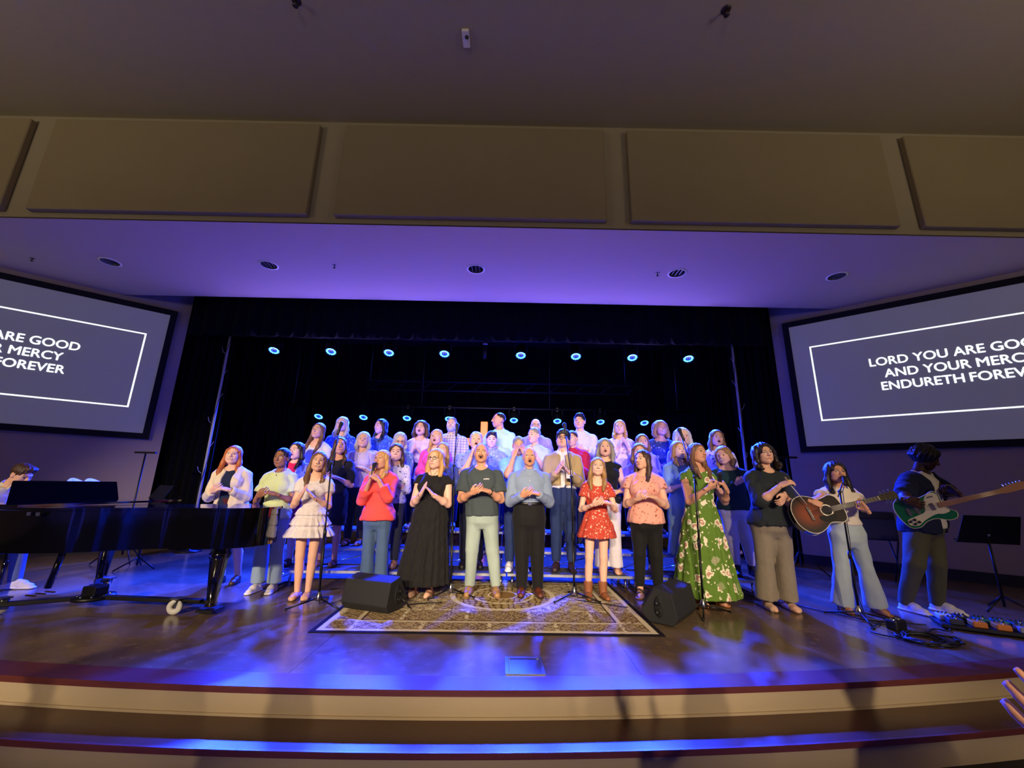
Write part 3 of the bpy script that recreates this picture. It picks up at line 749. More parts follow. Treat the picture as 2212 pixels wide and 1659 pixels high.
# ---- shoes (toe towards -y, ground at z = 0), for a 1.7 m person
SHOES = {}
def shoe_mesh(kind, upper, sole):
    key = (kind, upper.name, sole.name)
    if key in SHOES: return SHOES[key]
    v = Vol((-.075, -.21, -.02), (.075, .12, .26), .0065)
    v.rc((0, .045, .034), (0, -.06, .036), .036, .038, .02); v.rc((0, -.06, .036), (.004, -.135, .026), .040, .033, .02, sq=(1.06, 1, .9))
    sh = .022
    if kind == 'sneaker': v.rc((0, .02, .05), (0, .03, .095), .040, .037, .02, fb=True); v.rc((0, -.02, .07), (0, -.075, .055), .028, .03, .02); v.rc((0, .05, .012), (.004, -.15, .012), .044, .042, .008, sq=(1, 1, .4)); sh = .026
    elif kind == 'boot': v.rc((0, .02, .05), (0, .03, .19), .046, .058, .02, fb=True); v.rc((0, .05, .015), (0, .055, .0), .036, .034, .01)
    elif kind == 'shoe': v.rc((0, .02, .05), (0, .03, .085), .038, .036, .02, fb=True); v.rc((0, -.02, .06), (0, -.07, .05), .03, .03, .02); v.rc((0, .05, .01), (.004, -.145, .01), .038, .036, .006, sq=(1, 1, .4)); sh = .016
    elif kind == 'flat': v.ell((0, .02, .09), (.04, .075, .055), .01, sub=True); sh = .008
    elif kind == 'sandal':
        v.F[:] = 1.0; v.rc((0, .05, .014), (.002, -.15, .012), .040, .042, .01, sq=(1, 1, .42)); sh = .024
        for y, z, r in ((-.055, .052, .043), (-.115, .036, .041), (.035, .075, .041)):
            def ring(X, Y, Z, y=y, r=r, z=z):
                q = np.sqrt(X*X+((Z-.02)*(.043/z*.75))**2)-r*.98
                return np.maximum(np.maximum(np.abs(q)-.005, np.abs(Y-y)-.013), .0-Z)
            v.op((-.07, y-.02, 0), (.07, y+.02, .12), ring, .002)
    v.op((-.2, -.3, -.2), (.2, .3, 0), lambda X, Y, Z: np.maximum(Z, -9+0*X+0*Y), .002, sub=True)
    V, Q = v.nets(); fm = (V[Q].mean(1)[:, 2] < sh).astype(int)
    SHOES[key] = mesh_from('shoe', V, Q, [upper, sole], fm, True); return SHOES[key]

SKIN = {'fair': '#e2b59c', 'light': '#dcaa8c', 'tan': '#c99170', 'brown': '#8f5f42', 'dark': '#3b2217'}
def skin_mats(tone, brow, old=False):
    s = mat('skin_'+tone, SKIN[tone], 0.5, spec=0.35, bump=.06, bscale=300)
    if s.node_tree.nodes['Principled BSDF'].inputs['Subsurface Weight'].default_value == 0: pass
    l = {'fair': '#c58378', 'light': '#bd7a69', 'tan': '#a86a55', 'brown': '#7a4736', 'dark': '#3a1c16'}[tone]
    return [s, mat('lips_'+tone, l, .4), mat('dark_eye', '#1a1210', .3), mat('eye_white', '#b9aea6', .3), brow]
HAIRC = {'black': '#0d0b0c', 'dark': '#1f1511', 'brown': '#40281a', 'light_brown': '#6b4a30', 'red': '#a8592a', 'blond': '#b88c50', 'sandy': '#94703f', 'grey': '#7d7875', 'silver': '#aaa6a2', 'white': '#c9c4bd'}
def hair_mat(c): return mat('hair_'+c, HAIRC[c], .42, spec=.4, bump=.55, bscale=55, var=.3, vscale=22, stretch=(2.2, 2.2, .25))

TORSO = {'m': [(.415, .062, .040), (.455, .086, .068), (.50, .096, .074), (.55, .094, .070), (.61, .090, .066), (.67, .096, .069), (.73, .104, .072), (.775, .104, .064), (.808, .078, .050), (.838, .046, .040)],
         'f': [(.415, .066, .042), (.455, .090, .070), (.50, .101, .078), (.55, .095, .070), (.61, .077, .058), (.67, .083, .062), (.73, .091, .066), (.775, .090, .057), (.806, .068, .046), (.836, .040, .036)]}
n_ = lambda v: np.array(v, float)/np.linalg.norm(v)
POSES = {
    'clasp': (((-.056, -.150, .652), (.74, -.50, .36), (.62, .30, .70), 'clasp'), ((.058, -.150, .664), (-.80, -.46, .26), (-.42, .25, -.85), 'clasp')),
    'low': (((-.062, -.135, .575), (.86, -.35, -.25), (.15, .5, .85), 'clasp'), ((.062, -.135, .588), (-.86, -.35, -.3), (-.1, .3, -.95), 'clasp')),
    'clap': (((-.040, -.150, .680), (.42, -.52, .72), (.9, .35, -.1), 'flat'), ((.046, -.150, .672), (-.50, -.45, .70), (-.85, -.4, .1), 'flat')),
    'highclap': (((-.036, -.130, .735), (.32, -.42, .82), (.93, .2, 0), 'flat'), ((.040, -.130, .735), (-.36, -.42, .8), (-.93, .2, 0), 'flat')),
    'pray': (((-.030, -.140, .790), (.2, -.1, .97), (.97, .1, -.1), 'clasp'), ((.030, -.140, .790), (-.2, -.1, .97), (-.97, .1, -.1), 'clasp')),
    'down': (((-.150, -.035, .462), (.05, -.15, -.98), (.97, .1, .1), 'relax'), ((.150, -.035, .462), (-.05, -.15, -.98), (-.97, .1, .1), 'relax')),
}
def merge(parts):
    V = []; Q = []; FM = []; o = 0
    for v, q, f in parts:
        V.append(v); Q.append(q+o); FM.append(f if f is not None else np.zeros(len(q), int)); o += len(v)
    return np.concatenate(V), np.concatenate(Q), np.concatenate(FM)
PEOPLE = 0
def person(label, x, y, z, H, yaw=0, sex='f', w=1.0, tone='light', head=(0, 0, 0), face='neutral', hair=('long', 'brown', .3), arms='clasp',
           clothes=(), shoes=None, lean=(0, 0), stance=.055, hs=None, res=0, glasses=False, beard=None, legs=None, sit=None, bust=.82):
    """builds one person: the body is the root mesh; hair, clothes and shoes are its parts"""
    global PEOPLE; PEOPLE += 1; seed = PEOPLE*13
    hb, hg, hh, hr = ((.0155, .0122, .0053, .0088), (.0200, .0180, .0076, .0125))[res]
    hs = (hs or (H/1.72)**.45)*1.04
    lx, ly = lean
    drop = (0.52*H - sit) if sit else 0.0
    def P(px, py, pz):      # fraction of H -> local metres with lean
        t = max(0, (pz-.5)/.5) if sit else pz
        return np.array([px*H+lx*t, py*H+ly*t, pz*H-drop])
    sk = skin_mats(tone, hair_mat(hair[1]) if hair else hair_mat('grey'))
    T = [(zf, rx*(w if zf < .79 else 1+(w-1)*.4), ry*(w**1.35 if zf < .79 else 1)) for zf, rx, ry in TORSO[sex]]
    def tower(off, z0=0, z1=1, grow=None):
        out = []
        zs = sorted(set([t[0] for t in T if z0 <= t[0] <= z1] + [max(z0, T[0][0]), min(z1, T[-1][0])]))
        for zf in zs:
            rx = np.interp(zf, [t[0] for t in T], [t[1] for t in T]); ry = np.interp(zf, [t[0] for t in T], [t[2] for t in T])
            c = P(0, 0, zf); g = grow(zf) if grow else 0
            out.append((c[2], c[0], c[1], rx*H+off+g, ry*H+off+g))
        return out
    sw = .096 if sex == 'f' else .107; sw *= 1+(w-1)*.6
    S = {s: P(s*sw, .004, .774) for s in (-1, 1)}
    A = POSES[arms] if isinstance(arms, str) else arms
    La, Lf = .172*H, .150*H; hand_s = H/1.72*(.96 if sex == 'f' else 1.03)
    J = {}
    for s, (wp, U, N, hp) in zip((-1, 1), A):
        Wp = P(*wp); d = Wp-S[s]; L = np.linalg.norm(d); L = max(L, 1e-4)
        if L > (La+Lf)*.995: Wp = S[s]+d/L*(La+Lf)*.995; d = Wp-S[s]; L = np.linalg.norm(d)
        a = (La*La-Lf*Lf+L*L)/(2*L); hh_ = math.sqrt(max(0, La*La-a*a)); u = d/L
        pole = n_((s*.42, .30, -.85)); pole = pole-u*pole.dot(u); pole = n_(pole)
        J[s] = (S[s], S[s]+u*a+pole*hh_, Wp, n_(U), n_(N), hp)
    LG = {}
    for s in (-1, 1):
        if legs: hip, kn, an = legs[s]; hip, kn, an = P(*hip), np.array(kn, float)*H, np.array(an, float)*H
        else:
            hip = P(s*.050, .0, .495); an = np.array([s*stance*H, .012*H, .042*H]); kn = hip*.5+an*.5+np.array([0, -.008*H, 0]); kn[2] = .275*H
        LG[s] = (hip, kn, an)
    zc = H-drop-.127*hs; top = P(0, 0, (zc+drop)/H); hc = np.array([top[0], top[1]-.012*H, zc])
    if sit: hc[1] += 0
    Mh = (Matrix.Rotation(R(head[0]), 3, 'Z') @ Matrix.Rotation(-R(head[1]), 3, 'X') @ Matrix.Rotation(R(head[2]), 3, 'Y'))
    Mh = np.array(Mh)*hs; piv = np.array([0, .02, -.07])
    def to_head(V): return (V-piv) @ Mh.T + piv*hs + hc
    pts = [S[-1], S[1]] + [q for s in (-1, 1) for q in J[s][:3]] + [q for s in (-1, 1) for q in LG[s]] + [hc, P(0, 0, .5)]
    lo = np.min(pts, 0)-.19; hi = np.max(pts, 0)+.19; lo[2] = min(lo[2], 0)-.02; lo[0] -= .03; hi[0] += .03
    lo[1] -= .05
    # --- body
    v = Vol(lo, hi, hb)
    v.stack(tower(-.004), .02)
    if sex == 'f':
        for s in (-1, 1): v.ell(P(s*.045, -.052*w, .722), (.046*H*w, .040*H*bust, .042*H), .03)
    nb = P(0, .012, .815)
    v.rc(nb, hc+np.array([0, .018, -.06])*hs, (.036 if sex == 'm' else .031)*H, (.033 if sex == 'm' else .0275)*H, .03)
    aw = (1.0 if sex == 'f' else 1.12)*w**.8
    for s in (-1, 1): v.rc(P(0, .012, .826), P(s*sw*.85, .006, .788), .026*H, .024*H, .03)
    for s in (-1, 1):
        a, e, wr, U, N, hp = J[s]
        v.rc(a, e, .0285*H*aw, .0235*H*aw, .025); v.rc(e, wr, .0240*H*aw, .0150*H*min(aw, 1.12), .012)
        v.ell(e*.68+wr*.32, (.026*H*aw,)*3, .02)
        hip, kn, an = LG[s]
        v.rc(hip, kn, .050*H*w, .0325*H*w**.5, .03); v.rc(kn, an, .0325*H*w**.5, .0205*H, .015)
        cf = kn*.70+an*.30+np.array([0, .010*H, 0]); v.rc(cf, kn*.4+an*.6+np.array([0, .006*H, 0]), .031*H*w**.5, .023*H, .02)
        fs_ = .62 if shoes and shoes[0] in ('sneaker', 'shoe', 'boot') else 1.0
        if fs_ < 1: v.rc(an, an+np.array([0, -.06*H, -.024*H]), .018*H, .012*H, .01); continue
        v.rc(an+np.array([0, .012*H, -.022*H]), an+np.array([0, -.075*H, -.024*H]), .020*H, .020*H, .015); v.rc(an+np.array([0, -.06*H, -.026*H]), an+np.array([0, -.095*H, -.029*H]), .021*H, .014*H, .01, sq=(1.2, 1, .8))
    parts = []
    Vb, Qb = v.nets(); parts.append((Vb, Qb, None))
    Vh, Qh, fh = head_mesh(face, hh); fw = 1+.05*math.sin(seed*1.7)+(.04*(w-1)/.2); Vf = Vh*np.array([fw, 1, 1+.03*math.sin(seed)]); parts.append((to_head(Vf), Qh, fh))
    for s in (-1, 1):
        a, e, wr, U, N, hp = J[s]
        Vn, Qn = hand_mesh(hp, .0055 if res == 0 else .0078); N = n_(N-U*N.dot(U)); W = np.cross(U, N) if s < 0 else np.cross(N, U)
        M3 = np.stack([U, W, N], 1)*hand_s; Vt = Vn @ M3.T + wr
        parts.append((Vt, Qn if np.linalg.det(M3) > 0 else Qn[:, ::-1], None))
    V, Q, fm = merge(parts)
    root = put('person', mesh_from('person', V, Q, sk, fm, True), None, (x, y, z), (0, 0, R(yaw)))
    tag(root, label, 'person')
    # --- clothes
    for ci, g in enumerate(clothes):
        kind, m = g['k'], g['m']; name = g.get('n', kind); off = g.get('off', .012)
        v = Vol(lo-.02, hi+.02, g.get('h', hg)); cut = []
        if kind in ('top', 'dress'):
            hem = g.get('hem', .50); fl = g.get('flare', .01); sl = g.get('sleeve', 2.0); sf = g.get('sflare', .0)
            z0 = max(hem, .455) if kind == 'top' else g.get('waist', .60)
            grow = (lambda zf: fl*max(0, (.66-zf)/.16))
            tw = tower(off, z0, .836, grow); v.stack(tw, .015)
            if kind == 'top' and hem < .455:
                c = P(0, 0, hem); t0 = tw[0]; v.stack([(c[2], c[0], c[1], t0[3]+.01, t0[4]+.01), (t0[0]+.01, t0[1], t0[2], t0[3], t0[4])], .01)
            if sex == 'f':
                ob = off*.8+(.007 if g.get('open') else 0)
                for s in (-1, 1): v.ell(P(s*.043, -.052*w, .722), (.046*H*w+ob, .040*H*bust+ob, .042*H+ob*.8), .035)
            elif w > 1.06: v.ell(P(0, -.028, max(.60, hem+.062)), (.080*H*w, .060*H*w, .058*H), .045)
            for s in (-1, 1):
                a, e, wr, U, N, hp = J[s]; ra = .0285*H*aw+off*.85
                v.rc(P(s*.03, .012, .818), P(s*sw*.9, .006, .783), .022*H+off*.8, .024*H+off*.8, .03)
                if sl <= 0:
                    v.rc(a, a+(e-a)*.05, ra*.85, ra*.8, .02, fb=True)
                elif sl <= 1:
                    v.rc(a, a+(e-a)*sl, ra, ra*.97+sf, .02, fb=True)
                    if g.get('puff'): v.ell(a+(e-a)*sl*.5, (.045*H, .045*H, .055*H), .03)
                else:
                    f = sl-1; v.rc(a, e, ra, .0245*H*aw+off, .02); v.rc(e, e+(wr-e)*f, .0245*H*aw+off, .0185*H*aw+off*.75+sf, .012, fb=True)
                    if g.get('cuff'): v.rc(e+(wr-e)*(f-.08), e+(wr-e)*f, .024*H, .024*H+sf, .005, fa=True, fb=True)
            if kind == 'dress':
                c0, wz = P(0, 0, g.get('waist', .60)), g.get('waist', .60); wd = g.get('width', .17)*H; rn = g.get('rip', 14); ra_ = g.get('ramp', .07)
                rx0 = np.interp(wz, [t[0] for t in T], [t[1] for t in T])*H+off; ry0 = np.interp(wz, [t[0] for t in T], [t[2] for t in T])*H+off
                hz = hem; rows = []; tiers = g.get('tiers', 0); hipx = T[2][1]*H+off+.012
                nn = 14 if not tiers else tiers*8
                for i in range(nn+1):
                    t = i/nn; zf = wz+(hz-wz)*t; c = P(0, 0, max(zf, .0)); gr = min(1, t*2.2)
                    base = rx0+(max(hipx, wd*.6)-rx0)*math.sin(min(1, t*2.6*(wz-hz+.001)/.25*.5)*math.pi/2) if tiers == 0 else rx0
                    rx_ = rx0+(wd-rx0)*t**.85; rx_ = max(rx_, rx0+(hipx-rx0)*min(1, max(0, (wz-zf)/.1)))
                    if tiers:
                        ph = (t*tiers) % 1.0 if t < 1 else 1.0; rx_ += .030*(ph-.35)
                    ry_ = ry0+(rx_-rx0)*.92
                    rows.append((c[2], c[0], c[1], rx_, ry_, ra_*gr*(.6 if not tiers else (.35+.65*((t*tiers) % 1 if t < 1 else 1)))))
                v.stack(rows, .02, p=2.05, rip=('sharp' if tiers else 'soft', rn, seed))
                if g.get('belt'): v.stack([(c0[2]-.012, c0[0], c0[1], rx0+.006, ry0+.006), (c0[2]+.012, c0[0], c0[1], rx0+.006, ry0+.006)], .004)
            v.wrinkle(g.get('wr', .0055), seed+ci)
            nk = g.get('neck', 'round'); nc = P(0, -.018, .838)
            if nk == 'collar':
                v.rc(P(0, .012, .822), P(0, .004, .862), .040*H, .040*H, .008, fb=True)
                v.rc(P(0, .012, .80), P(0, .0, .89), (.0345 if sex == 'm' else .031)*H, (.036 if sex == 'm' else .031)*H, .004, sub=True)
                v.rc(P(0, -.075, .87), P(0, -.085, .80), .020*H, .004, .004, sub=True)
                for s in (-1, 1): v.rc(P(s*.022, -.040, .850), P(s*.034, -.062, .818), .009, .006, .004)
            else:
                dn = {'round': .0, 'crew': -.006, 'boat': .004, 'v': .0, 'deepv': 0, 'square': .012}[nk]
                v.ell(nc+np.array([0, -.008*H, -dn*H]), ((.048 if nk != 'boat' else .075)*H, .06*H, (.036+dn)*H), .006, sub=True)
                if nk in ('v', 'deepv'): v.rc(P(0, -.07, .85), P(0, -.085, .765 if nk == 'v' else .72), .036*H, .004, .008, sub=True)
                if nk == 'square': v.rc(P(-.035, -.08, .80), P(.035, -.08, .80), .03*H, .03*H, .006, sub=True)
            if g.get('open'):
                gp = g['open']*H; c = P(0, 0, .7)
                v.op((c[0]-gp-.05, lo[1], 0), (c[0]+gp+.05, 0, H), lambda X, Y, Z: np.maximum(np.abs(X-c[0])-gp*(1.0-.25*(Z-c[2])), Y+0*Z), .012, sub=True)
        elif kind == 'pants':
            wz = g.get('waist', .60); an_cut = g.get('cut', .96); fl = g.get('flare', 0.0); th = g.get('thigh', 1.0)
            tw = tower(off, .415, wz); v.stack(tw, .02)
            for s in (-1, 1):
                hip, kn, an = LG[s]; end = kn+(an-kn)*an_cut
                v.rc(hip, kn, .052*H*w*th+off*.6, .036*H*w**.5*th+off, .03); v.rc(kn, end, .036*H*w**.5*th+off, .026*H+off+fl*H, .015, fb=True)
            v.wrinkle(g.get('wr', .0038), seed+ci, .10, .28)
            if not sit: v.op((-9, -9, -9), (9, 9, wz*H-drop+.1), lambda X, Y, Z: -(Z-wz*H+drop)*-1+0*X+0*Y, .002, sub=True) if False else None
        elif kind == 'skirt':
            wz, hz = g.get('waist', .60), g.get('hem', .3); wd = g.get('width', .12)*H; rows = []
            for i in range(13):
                t = i/12; zf = wz+(hz-wz)*t; c = P(0, 0, zf); rx_ = np.interp(zf, [q[0] for q in T[1:]], [q[1] for q in T[1:]])*H+off; rx_ = max(rx_, wd*(.75+.25*t)) if zf < .55 else rx_
                ry_ = np.interp(zf, [q[0] for q in T[1:]], [q[2] for q in T[1:]])*H+off; rows.append((c[2], c[0], c[1], rx_, max(ry_, rx_*.78), .03*t))
            v.stack(rows, .02, rip=('soft', 9, seed)); v.wrinkle(.003, seed, .1, .25)
        elif kind == 'belt':
            wz = g.get('z', .595); t = tower(off, wz-.012, wz+.012); v.stack(t, .002)
        elif kind == 'scarf':
            v.rc(P(0, 0, .83), P(0, -.01, .85), .05*H, .045*H, .01)
        Vg, Qg = v.nets()
        if len(Vg): put(name, mesh_from(name, Vg, Qg, [m], None, True), root)
    # --- hair, beard, glasses
    if hair and hair[0] != 'bald':
        Vr, Qr = hair_mesh(hair[0], hair[2], hr); put('hair', mesh_from('hair', to_head(Vr*np.array([fw, 1, 1])), Qr, [hair_mat(hair[1])], None, True), root)
    if beard:
        vb = Vol((-.1, -.13, -.14), (.1, .06, .02), .006)
        if beard.startswith('moustache_'): beard = beard[10:]; vb.rc((-.026, -.094, -.042), (.026, -.094, -.042), .0068, .0068, .008)
        else:
          vb.ell((0, -.03, -.07), (.065, .072, .058), .02); vb.ell((0, -.06, -.095), (.035, .032, .026), .02); vb.rc((-.026, -.094, -.042), (.026, -.094, -.042), .0075, .0075, .008)
        if True: vb.ell((0, -.1, -.058), (.020, .03, .010), .006, sub=True); vb.ell((0, -.07, .005), (.07, .09, .042), .01, sub=True); vb.ell((0, .05, -.05), (.1, .06, .1), .01, sub=True)
        Vr, Qr = vb.nets(); put('beard', mesh_from('beard', to_head(Vr*np.array([fw, 1, 1])), Qr, [hair_mat(beard)], None, True), root)
    if glasses:
        gb = MB()
        for s in (-1, 1):
            ctr = np.array([s*.032, -.1, .004]); loop = [ctr+np.array([.023*math.cos(a)*1.05, .006*abs(math.cos(a))*(1 if s*math.cos(a) > 0 else .2), .017*math.sin(a)]) for a in [2*math.pi*i/16 for i in range(16)]]
            gb.tube([to_head(q_[None])[0] for q_ in loop], .0022, 6, closed=True)
            gb.tube([to_head(np.array(q_)[None])[0] for q_ in ((s*.056, -.095, .008), (s*.08, .0, .012))], .0022, 6)
        gb.tube([to_head(np.array(q_)[None])[0] for q_ in ((-.01, -.103, .008), (.01, -.103, .008))], .0022, 6)
        gb.build('glasses', mat('spectacle_frame', '#2a2422', .3), root)
    # --- shoes
    if shoes:
        kind, up_, so_ = shoes; me = shoe_mesh(kind, mat('shoe_'+up_, up_, .5), mat('sole_'+so_, so_, .6))
        for s in (-1, 1):
            an = LG[s][2]
            put('shoe', me, root, (an[0], an[1]-(.024 if kind in ('sneaker', 'shoe', 'boot') else 0)*H/1.7, an[2]-.042*H), (0, 0, R(s*7)), H/1.70*(1.0 if sex == 'f' else 1.06))
    root['_j'] = 0; del root['_j']
    info = dict(root=root, J=J, hc=hc, to_head=to_head, x=x, y=y, z=z, yaw=yaw, H=H)
    def wpos(p):
        c_, s_ = math.cos(R(yaw)), math.sin(R(yaw)); return np.array([x+c_*p[0]-s_*p[1], y+s_*p[0]+c_*p[1], z+p[2]])
    info['w'] = wpos
    return info
def top(m, **k): return dict(k='top', m=m, n=k.pop('n', 'shirt'), **k)
def pants(m, **k): return dict(k='pants', m=m, n=k.pop('n', 'trousers'), **k)
def dress(m, **k): return dict(k='dress', m=m, n=k.pop('n', 'dress'), **k)

# ------------------------------------------------------------------ the cast
ROWY = {1: 5.80, 2: 6.25, 3: 6.70}; ROWZ = {1: .20, 2: .40, 3: .60}
def at_feet(fx, fy, hx, ty, back=0.0):
    p = atz(fx, fy, 0); yy = p[1]+.07+back; p = np.array([p[0]*yy/p[1], yy]); t = aty(hx, ty, yy)
    zb = .007 if -1.75 < p[0] < 1.38 else 0.0
    return dict(x=p[0], y=yy, z=zb, H=float(t[2])-zb, lean=(float(t[0]-p[0]), 0))
def at_row(row, hx, ty, dy=0.0):
    yy = ROWY[row]+dy; t = aty(hx, ty, yy); return dict(x=float(t[0]), y=yy, z=ROWZ[row], H=float(t[2]-ROWZ[row]), res=1)
CAST = {}
def reach_w(a, yaw, w_):
    """wrist position as fractions of the height for a point in the room"""
    c_, s_ = math.cos(R(yaw)), math.sin(R(yaw)); dx, dy = w_[0]-a['x'], w_[1]-a['y']; lz = w_[2]-a['z']
    t_ = lz/a['H']; l_ = a.get('lean', (0, 0)); return ((c_*dx+s_*dy-l_[0]*t_)/a['H'], (-s_*dx+c_*dy-l_[1]*t_)/a['H'], t_)
def W3(px, py, yy): return tuple(float(t) for t in aty(px, py, yy))
def aim_neck(b_px, by, h_px, L=1.04):
    """a guitar's strap end and neck direction: the strap end at depth by, the headstock along its own ray at the guitar's true length"""
    b_ = np.array(W3(*b_px, by)); best = min(np.arange(by-.95, by+.01, .01), key=lambda t: abs(np.linalg.norm(np.array(W3(*h_px, t))-b_)-L)); return b_, n_(np.array(W3(*h_px, best))-b_)
def guitar_hands(a, yaw, g, nrm, strum, fret):
    b_, d_ = g; nrm = np.array(nrm, float); nrm = n_(nrm-d_*nrm.dot(d_)); up = np.cross(nrm, d_); up = up if up[2] > 0 else -up
    U1 = n_(d_*.75-up*.6+nrm*.05); p1 = b_+d_*strum+nrm*.045+up*.035-U1*.115*a['H']/1.72
    U2 = n_(up*.85-d_*.25+nrm*.15); p2 = b_+d_*fret-up*.085-nrm*.012
    c_, s_ = math.cos(R(-yaw)), math.sin(R(-yaw)); rl = lambda v_: (c_*v_[0]-s_*v_[1], s_*v_[0]+c_*v_[1], v_[2])
    return ((reach_w(a, yaw, p1), rl(U1), rl(-nrm), 'pick'), (reach_w(a, yaw, p2), rl(U2), rl(-d_*.8+nrm*.45), 'fret'))
# ---- front row, standing on the stage floor
a = at_feet(492, 1262, 507, 963)
CAST['redhair'] = person('person in a cream cardigan over a navy top standing behind the piano tail', **a, yaw=6, w=1.12, tone='fair', head=(12, 4, 4), face='smile', hair=('long', 'red', .34), arms='clasp',
    clothes=[dict(k='skirt', m=fabric('burgundy', '#4a1620'), n='skirt', hem=.26, width=.11), top(fabric('navy', '#18223f'), sleeve=0, hem=.50, inner=1, off=.008), top(fabric('cream_knit', '#d6c7ab', bump=.5), n='cardigan', sleeve=1.92, hem=.50, off=.022, open=.034, neck='v')], shoes=('shoe', '#3b2418', '#1a1310'))
a = at_feet(569, 1287, 614, 968, .12)
CAST['green'] = person('person in a pale green short sleeved top and light jeans with white sneakers', **a, yaw=4, w=.93, tone='brown', head=(-6, 0, 0), hair=('pony', 'black', .3), arms='clasp', bust=.5,
    clothes=[pants(denim('light', '#8fa3b4'), n='jeans', waist=.58, cut=.93, flare=.016, thigh=1.06), top(fabric('pale_green', '#b9c48e'), sleeve=.62, hem=.49, off=.022, sflare=.012, neck='crew')], shoes=('sneaker', '#e6e0d6', '#efece6'), hs=.97)
a = at_feet(650, 1296, 690, 975)
CAST['white'] = person('person in a white tiered minidress and nude flats with palms together', **a, yaw=8, w=.88, tone='light', head=(14, 3, 5), face='smile', hair=('long', 'light_brown', .33), arms='clap', stance=.035, bust=.55,
    clothes=[dress(floral('white_sprig', '#d2c9c6', '#bca8a8', scale=40, size=.2), hem=.405, waist=.615, width=.155, rip=20, ramp=.07, tiers=3, h=.008, sleeve=.42, puff=True, sflare=.012, neck='square', off=.010)], shoes=('flat', '#c79b86', '#b98a75'), hs=.95)
a = at_feet(803, 1282, 828, 972)
CAST['coral'] = person('person in a coral blouse and blue jeans singing into a handheld microphone', **a, yaw=-8, w=1.02, tone='tan', head=(-10, 6, 0), face='sing', hair=('long', 'blond', .26),
    arms=(((-.028, -.135, .745), (.35, -.25, .9), (.9, .4, .1), 'flat'), ((.055, -.165, .775), (-.75, -.15, .55), (-.45, .55, -.6), 'grip')),
    clothes=[pants(denim('mid', '#4d6485'), n='jeans', waist=.58, cut=1.0, flare=.020), top(fabric('coral', '#e8524a'), n='blouse', sleeve=1.62, hem=.485, off=.026, sflare=.03, flare=.02, neck='v')], shoes=('shoe', '#6b4a34', '#2a1d15'))
a = at_feet(909, 1292, 945, 970)
CAST['maxi'] = person('person wearing glasses and a long black dress clapping on the rug', **a, yaw=-4, w=1.13, tone='fair', head=(-12, 4, 0), hair=('bob', 'blond', .2), arms='clap', glasses=True,
    clothes=[dress(fabric('black_crepe', '#1b1a1a', sheen=.05), hem=.085, waist=.64, width=.185, rip=18, ramp=.075, sleeve=.22, sflare=.012, neck='v', off=.012)], shoes=('sandal', '#6d3f26', '#7d5a3c'))
a = at_feet(1042, 1288, 1040, 957)
CAST['greyt'] = person('person in a charcoal short sleeved shirt with chest emblem and pale jeans', **a, sex='m', w=1.06, tone='tan', face='sing', head=(0, 3, 0), hair=('buzz', 'dark', .1), arms='clasp', stance=.088, beard='moustache_brown',
    clothes=[pants(denim('pale', '#99a89f'), n='jeans', waist=.585, cut=.98, thigh=1.02), top(fabric('charcoal', '#3d4649'), sleeve=.72, hem=.50, off=.020, sflare=.014, neck='v')], shoes=('shoe', '#9b7448', '#8a6238'))
a = at_feet(1144, 1289, 1143, 965)
CAST['blue'] = person('person in a blue grey dress shirt and black belted trousers singing', **a, sex='m', w=1.09, tone='tan', face='sing', head=(2, 2, 0), hair=('balding', 'silver', .1), arms='clasp', stance=.055,
    clothes=[top(fabric('blue_grey', '#7f8fa8'), sleeve=2.0, hem=.600, off=.016, neck='collar', cuff=True, wr=.003), pants(fabric('black_wool', '#161516'), waist=.605, cut=1.04, thigh=1.08, off=.018), dict(k='belt', m=mat('belt_leather', '#0c0a09', .35), n='belt', off=.026, z=.598)], shoes=('shoe', '#5a2a16', '#1d120c'))
a = at_feet(1288, 1297, 1290, 988)
CAST['girl'] = person('person in a red floral minidress and brown ankle boots', **a, yaw=0, w=.84, tone='fair', head=(-6, 6, 4), hair=('long', 'sandy', .30), arms='clasp', stance=.055, bust=.45,
    clothes=[dress(floral('red_bloom', '#b8402f', '#e6b7a0', scale=26, size=.26), hem=.415, waist=.61, width=.145, rip=14, ramp=.05, sleeve=.45, sflare=.02, neck='square', off=.010)], shoes=('boot', '#8c5430', '#5b3820'), hs=.93)
a = at_feet(1404, 1294, 1388, 972)
CAST['pink'] = person('person in a pink floral blouse and black trousers looking aside', **a, yaw=-16, w=1.10, tone='light', head=(-34, 4, 0), hair=('long', 'brown', .42), arms='clasp', stance=.06,
    clothes=[pants(fabric('black_twill', '#181717'), waist=.60, cut=.90, off=.010), top(floral('pink_rose', '#e0a08c', '#a85f4f', scale=13, size=.2), n='blouse', sleeve=.36, hem=.485, off=.022, flare=.016, sflare=.016, neck='v')], shoes=('sandal', '#2c1c18', '#b98c6a'))
a = at_feet(1530, 1308, 1502, 957)
CAST['greendress'] = person('person in a long green floral dress holding a microphone at the chest', **a, yaw=8, w=.98, tone='tan', head=(16, 9, 8), face='neutral', hair=('long', 'light_brown', .3), stance=.06,
    arms=(((-.04, -.16, .70), (.86, -.2, .35), (.2, .6, .7), 'grip'), ((.088, -.16, .695), (-.55, -.25, .78), (-.6, .7, -.2), 'grip')),
    clothes=[dress(floral('green_garden', '#5a7a2a', '#e3dcc0', '#b98a72', scale=8.5, size=.40), hem=.055, waist=.635, width=.205, rip=15, ramp=.06, sleeve=.16, neck='v', off=.012, belt=True)], shoes=('sandal', '#b0703c', '#a9683a'))
a = at_feet(1684, 1326, 1648, 958, .10)
